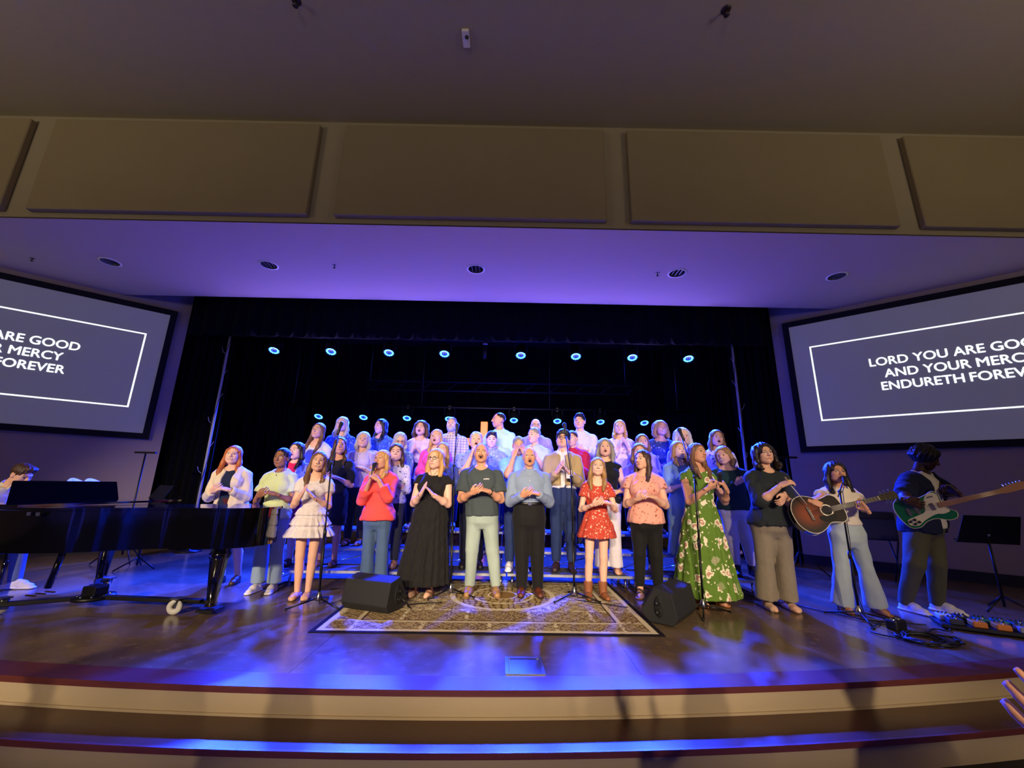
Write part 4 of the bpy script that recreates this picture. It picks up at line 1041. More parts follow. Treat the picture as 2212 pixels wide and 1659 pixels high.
CAST['conductor'] = person('person in a dark blouse and wide grey trousers holding a thin baton', **a, yaw=-4, w=1.10, tone='light', head=(-2, 7, -4), face='neutral', hair=('curly', 'dark', .17), stance=.062,
    arms=(((-.020, -.18, .725), (.75, -.35, .45), (.2, .5, -.85), 'clasp'), (reach_w(a, -4, np.array(W3(1694, 1070, a['y']-.26))), (-.55, -.55, -.60), (-.6, .55, -.1), 'clasp')),
    clothes=[pants(fabric('warm_grey', '#857a68'), waist=.60, cut=.95, flare=.024, thigh=1.10, off=.018), top(fabric('dark_slate', '#23292c'), n='blouse', sleeve=1.12, hem=.485, off=.026, flare=.018, sflare=.016, neck='v')], shoes=('flat', '#c2a184', '#d8cab6'))
a = at_feet(1862, 1327, 1800, 998)
G_AC = aim_neck((1716, 1118), a['y']-.29, (1936, 1068)); N_AC = (.12, -1, .40)
CAST['acoustic'] = person('person in a cream tee and wide pale jeans playing an acoustic guitar', **a, yaw=-6, w=.98, tone='tan', head=(-4, 4, 0), face='sing', hair=('wavy', 'dark', .36), stance=.105,
    arms=guitar_hands(a, -6, G_AC, N_AC, .30, .70),
    clothes=[pants(denim('washed', '#a9b6b4'), n='jeans', waist=.60, cut=1.02, flare=.034, thigh=1.12), top(fabric('cream_tee', '#d9cdb6'), n='tee', sleeve=.42, hem=.565, off=.020, sflare=.022, neck='crew')], shoes=('sandal', '#a8703c', '#a8703c'))
p = atz(2040, 1328, 0); t = aty(1985, 972, p[1]+.1)
a = dict(x=float(p[0])-.10, y=float(p[1])+.1, z=0, H=float(t[2])+.04, lean=(float(t[0]-p[0])+.10, -.10))
G_EL = aim_neck((1938, 1112), a['y']-.31, (2228, 1046), 1.02); N_EL = (-.4, -1, .25)
CAST['electric'] = person('person in a dark open shirt over a white tee playing a green guitar', **a, yaw=18, sex='m', w=1.14, tone='dark', head=(24, -24, 6), hair=('afro', 'black', .1), stance=.07,
    arms=guitar_hands(a, 18, G_EL, N_EL, .24, .66),
    clothes=[pants(fabric('olive_patch', '#4c4a34'), waist=.585, cut=1.02, thigh=1.08, off=.018), top(fabric('white_tee', '#cfc9bd'), n='tee', sleeve=.5, hem=.49, off=.014, neck='crew'), top(fabric('navy_shirt', '#141a30'), n='overshirt', sleeve=1.15, hem=.46, off=.042, sflare=.02, open=.052, neck='v')], shoes=('sneaker', '#d5d2d6', '#e8e8ea'),
    legs={-1: ((-.05, 0, .495), (-.075, -.03, .275), (-.09, .05, .042)), 1: ((.05, 0, .495), (.085, -.055, .275), (.10, -.01, .042))})
# ---- first riser
a = at_row(1, 645, 955)
CAST['magenta'] = person('person in a magenta top and printed jacket behind the pale green shirt', **a, w=1.0, tone='fair', head=(-8, 2, 0), face='sing', hair=('long', 'dark', .24), arms='clap', clothes=[dict(k='skirt', m=fabric('magenta_skirt', '#8e2347'), n='skirt', hem=.22, width=.11), top(fabric('magenta', '#d2184f'), sleeve=0, hem=.5, inner=1, off=.008, neck='crew'), top(floral('blue_paisley', '#b9c2e0', '#3c54a8', scale=22, size=.25), n='jacket', sleeve=1.9, hem=.5, off=.022, open=.05, neck='v')], shoes=('shoe', '#503a30', '#201612'))
a = at_row(1, 737, 944)
CAST['blackdress'] = person('person in a black puff sleeved shirtdress with a silver belt buckle', **a, yaw=6, w=.95, tone='tan', head=(16, 6, 0), face='neutral', hair=('straight', 'brown', .26), arms='clasp', clothes=[dress(fabric('black_dress', '#151517', sheen=.05), hem=.30, waist=.60, width=.105, rip=9, ramp=.02, sleeve=.95, puff=True, neck='v', off=.014, belt=True)], shoes=('flat', '#7a4a3a', '#3a241c'))
a = at_row(1, 858, 958)
CAST['scarf'] = person('person in a white printed blouse half hidden by the coral singer', **a, tone='light', head=(10, 0, 0), hair=('long', 'brown', .26), arms='clap', clothes=[pants(fabric('slate_pants', '#3a3c44'), waist=.6), top(floral('grey_print', '#cdc7d2', '#5a5470', scale=18, size=.3), n='blouse', sleeve=1.4, hem=.5, off=.02, neck='v')], shoes=('sandal', '#a8775a', '#8a6248'))
a = at_row(1, 958, 955, -.15)
CAST['blondback'] = person('person in a cobalt top singing directly behind the long black dress', **a, tone='light', head=(-4, 4, 0), face='sing', hair=('straight', 'sandy', .34), arms='clap', clothes=[pants(fabric('navy_pants', '#1a1f38'), waist=.6), top(fabric('cobalt', '#4c5a9c'), sleeve=1.5, hem=.5, off=.02, neck='v')], shoes=('shoe', '#2a201c', '#15100e'))
a = at_row(1, 1029, 932, .10)
CAST['pray'] = person('person in a blue patterned shirt with folded hands raised to the chin', **a, yaw=4, sex='m', w=1.12, tone='light', head=(4, 6, 0), face='sing', hair=('short', 'silver', .1), arms='pray', clothes=[pants(fabric('midnight', '#15172a'), waist=.59), top(floral('blue_batik', '#8d97cc', '#39478f', scale=24, size=.28), sleeve=.85, hem=.50, off=.026, sflare=.02, neck='collar')], shoes=('shoe', '#1c1412', '#0d0a09'))
a = at_row(1, 1120, 942)
CAST['cover'] = person('person in a sky blue shirt covering the face with both hands', **a, yaw=0, sex='m', w=1.05, tone='tan', head=(4, -10, 0), face='neutral', hair=('short', 'grey', .1), arms=(((-.035, -.13, .83), (.25, .35, .9), (.5, .8, 0), 'flat'), ((.055, -.13, .83), (-.3, .35, .88), (-.5, .8, 0), 'flat')), clothes=[pants(denim('dark', '#2b3a63'), n='jeans', waist=.59), top(fabric('sky_blue', '#7fb0d8'), sleeve=.85, hem=.49, off=.024, sflare=.016, neck='collar')], shoes=('sneaker', '#e0dcd8', '#f0eeea'))
a = at_row(1, 1215, 930)
CAST['jacket'] = person('person wearing glasses and a tan jacket with a white name badge clapping', **a, yaw=-8, sex='m', w=.96, tone='light', head=(-6, 14, 4), face='neutral', hair=('mop', 'black', .1), arms='clap', glasses=True, clothes=[pants(denim('indigo', '#26345c'), n='jeans', waist=.60, cut=.93, thigh=1.05), top(fabric('white_shirt', '#d9d6d2'), sleeve=0, hem=.565, off=.010, neck='collar'), top(fabric('tan_jacket', '#a58f63'), n='jacket', sleeve=1.9, hem=.585, off=.026, open=.014, neck='v')], shoes=('shoe', '#33201e', '#140d0c'))
a = at_row(1, 1306, 948, -.12)
CAST['blacktop'] = person('person in a black sleeveless top and white trousers singing', **a, yaw=-6, w=1.02, tone='light', head=(-4, 8, 0), face='sing', hair=('wavebob', 'grey', .17), arms='low', clothes=[pants(fabric('white_pants', '#d3cdd0'), waist=.61, cut=1.0, flare=.02), top(fabric('black_knit', '#121214'), sleeve=0, hem=.50, off=.014, neck='crew')], shoes=('flat', '#9c6a4c', '#6b4634'))
a = at_row(1, 1380, 958, .02)
CAST['purple'] = person('person in a purple cardigan over a printed top behind the pink blouse', **a, yaw=-6, tone='light', w=1.05, head=(-8, 4, 0), face='sing', hair=('bob', 'light_brown', .17), arms='clasp', clothes=[pants(fabric('black_slack', '#141416'), waist=.6, cut=.95), top(floral('orange_print', '#cbb8b0', '#b4643c', scale=26, size=.3), sleeve=0, hem=.5, inner=1, off=.01), top(fabric('purple_knit', '#7a63b8'), n='cardigan', sleeve=1.9, hem=.48, off=.024, open=.045, neck='v')], shoes=('sandal', '#c9b59c', '#c9b59c'))
a = at_row(1, 1462, 953, -.12)
CAST['denim'] = person('person in a long faded denim dress and tan boots', **a, yaw=4, tone='fair', w=.98, head=(8, 6, 0), face='neutral', hair=('long', 'sandy', .22), arms='clasp', clothes=[dress(denim('dress', '#6f8dab'), hem=.14, waist=.61, width=.13, rip=9, ramp=.03, sleeve=.9, sflare=.01, neck='v', off=.016)], shoes=('boot', '#a8684a', '#5b3828'))
a = at_row(1, 1580, 964, -.12)
CAST['greensweater'] = person('person in a dark green sweater and white cropped trousers leaning sideways', **a, yaw=-14, tone='light', w=1.12, lean=(-.10, 0), head=(-32, -4, -10), face='smile', hair=('bob', 'sandy', .14), arms=(((.015, -.15, .70), (.75, -.1, .5), (.1, .9, .1), 'grip'), ((.150, -.035, .47), (-.05, -.15, -.98), (-.97, .1, .1), 'relax')), clothes=[pants(fabric('offwhite', '#cfc6c0'), waist=.6, cut=.86, thigh=1.06), top(fabric('bottle_green', '#163230'), n='sweater', sleeve=1.9, hem=.49, off=.022, neck='boat')], shoes=('boot', '#1a1416', '#0d0a0b'))
# ---- second riser
a = at_row(2, 690, 913)
CAST['girlwhite'] = person('person in a white puff sleeved top and jeans on the second riser', **a, yaw=4, w=.9, tone='light', head=(-8, 8, 4), hair=('straight', 'light_brown', .36), arms='low', bust=.6, clothes=[pants(denim('blue', '#4a6288'), n='jeans', waist=.6), top(fabric('white_lace', '#d3d5e2'), sleeve=.5, puff=True, hem=.52, off=.016, neck='square')], shoes=('sneaker', '#d8d4d0', '#e8e4e0'))
a = at_row(2, 787, 933)
CAST['lavender'] = person('person in a lavender top and necklace on the second riser', **a, yaw=4, tone='light', head=(8, 4, 0), hair=('bob', 'silver', .14), arms='clasp', clothes=[pants(fabric('dark_slacks', '#23222b'), waist=.6), top(fabric('lavender', '#c0b2d6'), sleeve=.5, hem=.49, off=.02, neck='v')], shoes=('flat', '#5a4038', '#2a1c18'))
a = at_row(2, 865, 934)
CAST['puff'] = person('person wearing glasses and a blue printed puff sleeve blouse looking down', **a, yaw=6, tone='light', w=1.02, head=(14, -14, 0), hair=('bob', 'silver', .10), arms='highclap', glasses=True, clothes=[pants(fabric('dark_slacks', '#23222b'), waist=.6), top(floral('sky_swirl', '#6d93cf', '#cfdcee', scale=20, size=.3), n='blouse', sleeve=.9, puff=True, hem=.49, off=.022, neck='v')], shoes=('flat', '#4a3a34', '#241a16'))
a = at_row(2, 945, 927)
CAST['pinkcardi'] = person('person in a hot pink cardigan singing on the second riser', **a, yaw=-2, tone='light', head=(-6, 4, 0), face='sing', hair=('straight', 'blond', .28), arms='low', clothes=[pants(fabric('midnight', '#15172a'), waist=.6), top(fabric('slate_blue', '#5660a0'), sleeve=0, hem=.5, inner=1, off=.01), top(fabric('hot_pink', '#e0489c'), n='cardigan', sleeve=1.9, hem=.48, off=.024, open=.05, neck='v')], shoes=('flat', '#3a2a2a', '#1c1414'))
a = at_row(2, 1062, 931)
CAST['boy'] = person('person in a blue leaf patterned shirt and khaki trousers looking down', **a, yaw=0, sex='m', w=.95, tone='fair', head=(6, -8, 0), hair=('side', 'dark', .1), arms='down', clothes=[pants(fabric('khaki', '#8d7a5c'), waist=.6), top(floral('blue_leaf', '#7d8cc4', '#b9c4e8', scale=24, size=.26), sleeve=.7, hem=.49, off=.02, sflare=.016, neck='collar')], shoes=('sneaker', '#2a2626', '#c8c4c0'))
a = at_row(2, 1155, 923)
CAST['paleshirt'] = person('person in a pale blue open collar shirt looking aside with raised hands', **a, yaw=-14, sex='m', tone='light', head=(-28, 2, 0), hair=('short', 'grey', .1), arms='highclap', clothes=[pants(denim('blue', '#4a6288'), n='jeans', waist=.59), top(fabric('pale_blue', '#aebfe0'), sleeve=.85, hem=.49, off=.022, sflare=.014, neck='collar')], shoes=('shoe', '#3a2a20', '#1a120e'))
a = at_row(2, 1236, 930)
CAST['redshirt'] = person('person in a red shirt half hidden behind the tan jacket', **a, yaw=-10, sex='m', tone='light', w=1.05, head=(-20, 2, 0), hair=('short', 'brown', .1), arms='clasp', clothes=[pants(fabric('grey_slacks', '#3a3a40'), waist=.59), top(fabric('red_shirt', '#b3203a'), sleeve=1.9, hem=.49, off=.022, neck='collar')], shoes=('shoe', '#2a1c18', '#140e0c'))
a = at_row(2, 1386, 938, .06)
CAST['brownbob'] = person('person in a lilac top peeking out above the purple cardigan', **a, yaw=-4, tone='light', head=(-2, 6, 0), hair=('bob', 'light_brown', .13), arms='clasp', clothes=[pants(fabric('dark_slacks', '#23222b'), waist=.6), top(fabric('lilac', '#9a8cc8'), sleeve=1.8, hem=.49, off=.022, neck='v')], shoes=('flat', '#4a3a34', '#241a16'))
a = at_row(2, 1472, 925, -.14)
CAST['whitehair'] = person('person in a pale pink top partly behind a microphone on the second riser', **a, yaw=2, tone='fair', head=(-6, 2, 0), face='smile', hair=('wavebob', 'white', .13), arms='clasp', clothes=[pants(fabric('dark_slacks', '#23222b'), waist=.6), top(fabric('pale_pink', '#d9bcc8'), sleeve=1.2, hem=.49, off=.02, neck='v')], shoes=('flat', '#4a3a34', '#241a16'))
a = at_row(2, 1545, 929, -.04)
CAST['violetfloral'] = person('person in a violet and white floral blouse singing at the riser end', **a, yaw=-4, w=1.08, tone='light', head=(-4, 6, 4), face='sing', hair=('bob', 'light_brown', .19), arms='low', clothes=[pants(fabric('black_slack', '#141416'), waist=.6), top(floral('violet_white', '#d8cfe2', '#6a4f9c', scale=20, size=.32), n='blouse', sleeve=1.5, hem=.48, off=.024, flare=.016, neck='v')], shoes=('flat', '#b08a74', '#7a5a48'))
# ---- third riser
a = at_row(3, 742, 900)
CAST['royal'] = person('person in a royal blue patterned top singing on the top riser', **a, w=1.04, tone='fair', head=(2, 4, 0), face='sing', hair=('straight', 'silver', .22), arms='low', clothes=[pants(fabric('midnight', '#15172a'), waist=.6), top(floral('royal_print', '#27439c', '#8596d8', scale=22, size=.24), sleeve=.7, puff=True, hem=.49, off=.022, neck='v')], shoes=('flat', '#2a2a30', '#141418'))
a = at_row(3, 826, 905)
CAST['blackhair'] = person('person in a teal patterned top smiling aside on the top riser', **a, yaw=-10, w=1.02, tone='light', head=(-22, 2, 0), face='smile', hair=('long', 'black', .30), arms='clasp', clothes=[pants(fabric('midnight', '#15172a'), waist=.6), top(floral('teal_print', '#3a5578', '#86a0c0', scale=22, size=.24), sleeve=1.6, hem=.49, off=.022, neck='v')], shoes=('flat', '#2a2a30', '#141418'))
a = at_row(3, 911, 909, -.06)
CAST['wavy'] = person('person in a pale pink cardigan clapping on the top riser', **a, yaw=0, w=.98, tone='light', head=(-2, 6, 0), face='sing', hair=('wavebob', 'brown', .13), arms='clap', clothes=[pants(fabric('midnight', '#15172a'), waist=.6), top(fabric('blush', '#c9b3c0'), sleeve=0, hem=.44, off=.006, inner=1, neck='v'), top(fabric('pale_pink_knit', '#dcc4cc'), n='cardigan', sleeve=1.9, hem=.46, off=.026, open=.03, neck='v')], shoes=('flat', '#4a3a34', '#241a16'))
a = at_row(3, 977, 901, .10)
CAST['plaid'] = person('person in a plaid long sleeved shirt on the top riser', **a, sex='m', w=1.1, tone='fair', head=(-4, 8, 0), hair=('short', 'grey', .1), beard='silver', arms='down', clothes=[pants(denim('dark', '#2b3a63'), n='jeans', waist=.59), top(plaid('tan_blue', '#cabfb4', '#4a5480'), sleeve=1.9, hem=.49, off=.022, neck='collar')], shoes=('shoe', '#3a2a20', '#1a120e'))
a = at_row(3, 1080, 891)
CAST['mint'] = person('person in a mint green shirt turned sideways before the lit cross', **a, yaw=-26, sex='m', w=1.06, tone='tan', head=(-42, 2, 0), hair=('buzz', 'dark', .1), arms='clasp', clothes=[pants(denim('dark', '#2b3a63'), n='jeans', waist=.59), top(fabric('mint', '#a9cfc0'), sleeve=2.0, hem=.49, off=.026, neck='collar')], shoes=('shoe', '#3a2a20', '#1a120e'))
a = at_row(3, 1157, 904)
CAST['bald'] = person('person wearing glasses and a faded lilac tee on the top riser', **a, sex='m', w=1.02, tone='light', head=(4, 2, 0), hair=None, beard='dark', glasses=True, arms='down', clothes=[pants(fabric('grey_slacks', '#3a3a40'), waist=.59), top(fabric('faded_lilac', '#9c92b0'), n='tee', sleeve=.8, hem=.49, off=.022, neck='crew')], shoes=('sneaker', '#2a2626', '#c8c4c0'))
a = at_row(3, 1252, 894)
CAST['whiteshirt'] = person('person in a crisp white dress shirt on the top riser', **a, yaw=-8, sex='m', tone='light', head=(-14, 2, 0), hair=('side', 'black', .1), arms='clasp', clothes=[pants(fabric('midnight', '#15172a'), waist=.59), top(fabric('crisp_white', '#cbc9c8'), sleeve=2.0, hem=.52, off=.024, neck='collar')], shoes=('shoe', '#1c1412', '#0d0a09'))
a = at_row(3, 1338, 907)
CAST['rosewhite'] = person('person in a white and rose printed blouse clapping on the top riser', **a, yaw=-6, tone='fair', head=(-12, 6, 0), hair=('long', 'blond', .19), arms='highclap', clothes=[pants(fabric('midnight', '#15172a'), waist=.6), top(floral('rose_white', '#dccbd6', '#b58aa6', scale=16, size=.3), n='blouse', sleeve=1.8, hem=.49, off=.022, neck='v')], shoes=('flat', '#4a3a34', '#241a16'))
a = at_row(3, 1425, 909)
CAST['navyleaf'] = person('person in a navy leaf print top smiling on the top riser', **a, yaw=2, tone='tan', w=1.04, head=(6, 6, 0), face='smile', hair=('wavebob', 'sandy', .13), arms='low', clothes=[pants(fabric('midnight', '#15172a'), waist=.6), top(floral('navy_leaf', '#28345c', '#7f86a0', scale=14, size=.3), sleeve=1.2, hem=.49, off=.022, neck='boat')], shoes=('flat', '#2a2a30', '#141418'))
# ---- pianist, seated
p = aty(60, 998, 5.05)
CAST['pianist'] = person('person in a cream shirt bending over the piano keyboard', x=float(p[0])-.42, y=5.05, z=0, H=1.76, yaw=88, sex='m', tone='light', sit=.585, lean=(0, -.42), head=(0, -26, 0), hair=('side', 'brown', .1),
    arms=(((-.12, -.17, .60), (.1, -.95, -.2), (0, -.2, -.97), 'relax'), ((.12, -.17, .60), (-.1, -.95, -.2), (0, -.2, -.97), 'relax')),
    legs={-1: ((-.06, 0, .50), (-.085, -.26, .30), (-.085, -.28, .042)), 1: ((.06, 0, .50), (.085, -.26, .30), (.085, -.30, .042))},
    clothes=[pants(denim('grey_blue', '#5d6b80'), n='jeans', waist=.57, cut=1.0), top(fabric('cream_shirt', '#cfc6b6'), sleeve=1.9, hem=.52, off=.022, neck='collar')], shoes=('sneaker', '#d9d3c8', '#e8e4dc'))
for k_, c_ in CAST.items(): print('CAST', k_, round(c_['x'], 2), round(c_['y'], 2), 'H', round(c_['H'], 2))

# ------------------------------------------------------------------ choir risers
M_DECK = mat('grey_riser_carpet', '#3f4047', 0.9, bump=.3, bscale=160)
M_ALU = mat('brushed_aluminium', '#a9abad', 0.4, metal=.8)
def riser(cx, cy, rot, label):
    e = empty('choir_riser', (cx, cy, 0), R(rot)); W = 1.54
    for k in range(3):
        zt = .2*(k+1); y0 = .45*k
        d = MB().box((0, y0+.225, zt-.017), (W, .44, .034), bevel=.006).build('deck', M_DECK, e)
        MB().box((0, y0+.0035, zt-.019), (W, .012, .03)).build('front_edge', M_ALU, d)
        for sx in (-1, 1):
            for yy in ((.03, .41) if k == 0 else (.41,)):
                MB().tube([(sx*(W/2-.06), y0+yy, .004), (sx*(W/2-.06), y0+yy, zt-.034)], .014, 10).build('leg', M_CHROME, e)
        if k: MB().tube([(-W/2+.06, y0+.41, .02), (W/2-.06, y0+.41, zt-.06)], .009, 8).build('brace', M_CHROME, e)
    for sx in (-1, 1): MB().tube([(sx*(W/2-.06), .03, .03), (sx*(W/2-.06), 1.31, .03)], .011, 8).build('foot_rail', M_CHROME, e)
    return tag(e, label, 'riser')
riser(-2.36, 5.50, 2.5, 'three step choir riser behind the white minidress beside the piano')
riser(-.80, 5.52, 1, 'three step choir riser behind the black maxi dress singer')
riser(.76, 5.53, -1, 'three step choir riser behind the blue grey dress shirt')
riser(2.30, 5.47, -3.5, 'three step choir riser behind the green floral dress')

# ------------------------------------------------------------------ rug
M_RUG = mat('patchwork_rug', '#8a7452', .95, spec=.1); g = NT(M_RUG)
v = g.obj(); x, y, z = g.sep(v)[:3]
HX, HY = 1.57, 1.06
cell = g.n('ShaderNodeTexBrick'); g.t.links.new(v, cell.inputs['Vector']); cell.offset = .37; cell.inputs['Scale'].default_value = 1.0; cell.inputs['Brick Width'].default_value = .62; cell.inputs['Row Height'].default_value = .36; cell.inputs['Mortar Size'].default_value = .018
for i_, c_ in ((1, '#bcab84'), (2, '#8f7854'), (3, '#d6c8a2')): cell.inputs[i_].default_value = (*lin(c_), 1)
nz = g.noise(v, 7, 2); wv = g.n('ShaderNodeVectorMath', operation='MULTIPLY_ADD'); g.t.links.new(nz.outputs['Color'], wv.inputs[0]); wv.inputs[1].default_value = (.09,)*3; g.t.links.new(v, wv.inputs[2])
nx_, ny_ = g.sep(g.noise(v, 5, 3).outputs['Color'])[:2]
def lattice(f_, w_): return g.math('MULTIPLY', g.math('SINE', g.math('ADD', g.math('MULTIPLY', x, f_), g.math('MULTIPLY', nx_, w_))), g.math('SINE', g.math('ADD', g.math('MULTIPLY', y, f_), g.math('MULTIPLY', ny_, w_))))
lat = lattice(42, 9); lat2 = lattice(95, 14)
c = g.mix(g.math('MULTIPLY', g.step(g.math('ABSOLUTE', lat), .16, .08), .7), cell.outputs['Color'], '#4a3624'); c = g.mix(g.math('MULTIPLY', g.step(lat, .45, .6), .8), c, '#5d4630'); c = g.mix(g.math('MULTIPLY', g.step(lat2, .5, .7), .6), c, '#d2c29a')
sw1 = g.math('ABSOLUTE', lat)
ax = g.math('ABSOLUTE', x); ay = g.math('ABSOLUTE', y); eb = g.math('MINIMUM', g.math('SUBTRACT', HX, ax), g.math('SUBTRACT', HY, ay))
def band(val, lo, hi): return g.math('MULTIPLY', g.step(val, lo-.004, lo+.004), g.step(val, hi+.004, hi-.004))
rd = g.math('SQRT', g.math('ADD', g.math('POWER', g.math('SUBTRACT', x, .13), 2.0), g.math('POWER', g.math('SUBTRACT', y, .25), 2.0)))
med = g.mix(g.step(sw1, .3, .2), '#b09a68', '#5d4529')
c = g.mix(g.step(rd, .63, .62), c, med)
for lo_, hi_ in ((.56, .62), (.34, .37), (.16, .18)): c = g.mix(band(rd, lo_, hi_), c, '#d6c9a4')
c = g.mix(g.step(rd, .16, .15), c, '#8a6a3e')
for lo_, hi_, cc in ((.30, .34, '#cdbf98'), (.345, .36, '#3c2a1c'), (.05, .10, '#d4c8a6')): c = g.mix(band(eb, lo_, hi_), c, cc)
c = g.mix(g.step(eb, .05, .04), c, '#1d1a20')
g.base(c); bp = g.n('ShaderNodeBump'); bp.inputs['Strength'].default_value = .4; g.t.links.new(g.noise(v, 300, 2).outputs[0], bp.inputs['Height']); g.t.links.new(bp.outputs[0], g.b.inputs['Normal'])
o = MB().box((0, 0, .0035), (2*HX, 2*HY, .007), bevel=.003).build('area_rug', M_RUG, loc=(-.185, 5.05, 0), rot=(0, 0, R(1.3))); tag(o, 'brown patchwork medallion rug under the front singers', 'rug')

# ------------------------------------------------------------------ floor pocket
e = empty('floor_pocket', (.13, 3.375, 0)); e.rotation_euler = (0, 0, R(1.5))
M_FP = mat('floor_box_metal', '#6a6c72', .35, metal=.7)
for (cx_, cy_, sx_, sy_) in ((0, -.135, .28, .026), (0, .135, .28, .026), (-.127, 0, .026, .244), (.127, 0, .026, .244)): MB().box((cx_, cy_, .004), (sx_, sy_, .008)).build('frame', M_FP, e)
MB().box((0, -.01, .0025), (.222, .215, .005)).build('lid', M_FP, e); MB().box((0, .113, .002), (.2, .018, .004)).build('cable_slot', M_RUBBER, e)
tag(e, 'square metal floor pocket set in the stage floor before the rug', 'floor box')

# ------------------------------------------------------------------ wedge monitors
M_WEDGE = mat('black_textured_cabinet', '#1b1c1d', .7, bump=.5, bscale=350)
M_GRILLE = mat('black_steel_grille', '#26282a', .55, metal=.2, bump=.8, bscale=600)
def wedge(cx, cy, rot, L, label, end):
    e = empty('wedge_monitor', (cx, cy, .008), R(rot))
    prof = [(-.13, .0), (.10, .0), (.19, .09), (.04, .315), (-.13, .285), (-.175, .07)]
    Mx = Matrix(((0, 0, 1, 0), (1, 0, 0, 0), (0, 1, 0, 0), (0, 0, 0, 1)))
    o = MB().prism(prof, -L/2, L/2, Mx).build('cabinet', M_WEDGE, e); bv = o.modifiers.new('bevel', 'BEVEL'); bv.width = .008; bv.segments = 2
    gp = [(.178, .118), (.055, .302), (.064, .308), (.187, .124)]; MB().prism(gp, -L/2+.03, L/2-.03, Mx).build('grille', M_GRILLE, e)
    MB().lathe([(.001, .010), (.05, .010), (.075, .006), (.08, 0)], 24, Matrix.Translation((end*(L/2+.0), .0, .15)) @ Matrix.Rotation(end*math.pi/2, 4, 'Y') @ Matrix.Diagonal((1.25, .62, 1, 1))).build('jack_plate', M_RUBBER, e)
    for k in (-.04, .04): MB().lathe([(.012, .004), (.024, .010), (.026, .018), (.018, .018), (.016, .004)], 18, Matrix.Translation((end*(L/2+.006), 0, .15+k)) @ Matrix.Rotation(end*math.pi/2, 4, 'Y')).build('socket', M_BLACKP, e)
    for yy, zz in ((-.1, .02), (.08, .02)): MB().cyl((end*(L/2-.04), yy, 0), (end*(L/2-.04), yy, .004), .014, 10).build('foot', M_RUBBER, e)
    return tag(e, label, 'monitor')
wedge(-1.40, 4.70, -20, .56, 'black wedge floor monitor at the edge of the rug before the coral singer', 1)
wedge(1.66, 4.58, 50, .60, 'black wedge floor monitor standing before the pink blouse singer', -1)
def cable(pts, label, r=.006, z=.012, name='cable'):
    P = [Vector((*p, z)) if len(p) == 2 else Vector(p) for p in pts]; out = []
    for i in range(len(P)-1):
        p0, p1, p2, p3 = P[max(i-1, 0)], P[i], P[i+1], P[min(i+2, len(P)-1)]
        for k in range(6):
            t = k/6; out.append(.5*((2*p1)+(p2-p0)*t+(2*p0-5*p1+4*p2-p3)*t*t+(3*p1-p0-3*p2+p3)*t**3))
    out.append(P[-1]); o = MB().tube(out, r, 7).build(name, M_CABLE); return tag(o, label, 'cable')
cable([(-1.13, 4.60, .15), (-1.04, 4.57, .10), (-1.0, 4.66, .02), (-1.06, 4.78), (-.9, 4.86), (-.72, 4.9)], 'thin black speaker cable plugged into the monitor on the rug', z=.018)

# ------------------------------------------------------------------ microphones and stands
M_GRIL = mat('mic_mesh', '#4a4b4e', .4, metal=.8, bump=.8, bscale=900)
def mic_mesh(parent, head, direction):
    d = Vector(direction).normalized(); q_ = d.to_track_quat('Z', 'Y').to_matrix().to_4x4(); Mx = Matrix.Translation(head) @ q_
    MB().sphere((0, 0, 0), .026, 16, 10).build('mic_grille', M_GRIL, parent).matrix_local = Mx
    MB().lathe([(.026, -.004), (.0265, .004), (.0245, -.012), (.0225, -.03), (.0175, -.06), (.0145, -.165), (.001, -.168)], 18).build('mic_body', M_BLACKP, parent).matrix_local = Mx
def mic_stand(base, clutch, mic, label, rot=0):
    bx, by = base; zb = .007 if -1.75 < bx < 1.38 else 0.0; e = empty('microphone_stand', (bx, by, zb)); o_ = Vector((bx, by, zb)); cl = Vector(clutch)-o_; mc = Vector(mic)-o_
    for k in range(3):
        a = R(rot+120*k); MB().tube([(.03*math.cos(a), .03*math.sin(a), .075), (.30*math.cos(a), .30*math.sin(a), .012)], .009, 8).build('leg', M_BLACK, e)
        MB().sphere((.30*math.cos(a), .30*math.sin(a), .013), .013, 10, 6).build('foot', M_RUBBER, e)
    MB().lathe([(.001, .05), (.036, .055), (.036, .085), (.024, .12), (.013, .14)], 18).build('hub', M_CHROME, e)
    MB().tube([(0, 0, .05), (cl.x*.45, cl.y*.45, cl.z*.5)], .0125, 12).build('lower_tube', M_BLACK, e); MB().tube([(cl.x*.45, cl.y*.45, cl.z*.48), cl], .009, 10).build('upper_tube', M_BLACK, e)
    MB().tube([(cl.x*.45, cl.y*.45, cl.z*.46), (cl.x*.45, cl.y*.45, cl.z*.52)], .018, 12).build('clutch', M_BLACKP, e)
    d = (mc-cl); dn = d.normalized(); tail = cl-dn*.10
    MB().tube([tail, mc-dn*.14], .007, 8).build('boom', M_BLACK, e); MB().sphere(cl, .02, 12, 8).build('swivel', M_BLACKP, e)
    md = (dn+Vector((0, .25, 0))).normalized(); mic_mesh(e, mc, md)
    # cable down the boom and the tube
    pts = [mc-md*.165, mc-md*.20+Vector((.03, 0, -.03)), cl+dn*.2+Vector((.012, -.012, 0)), cl+Vector((.02, -.015, 0))]+[Vector((cl.x*t+.016*math.cos(t*9), cl.y*t-.018, cl.z*t)) for t in (.8, .6, .4, .2)]+[Vector((.03, -.04, .03)), Vector((.12, .1, .008)), Vector((.2, .3, .008))]
    MB().tube(pts, .0038, 6).build('cable', M_CABLE, e)
    return tag(e, label, 'microphone stand')
mic_stand((-2.00, 4.74), W3(716, 1000, 4.77), W3(738, 915, 4.92), 'microphone stand in front of the white tiered minidress', 215)
mic_stand((-.67, 5.22), W3(981, 1005, 5.25), W3(988, 918, 5.35), 'tall microphone stand between the black maxi dress and the charcoal shirt', 222)
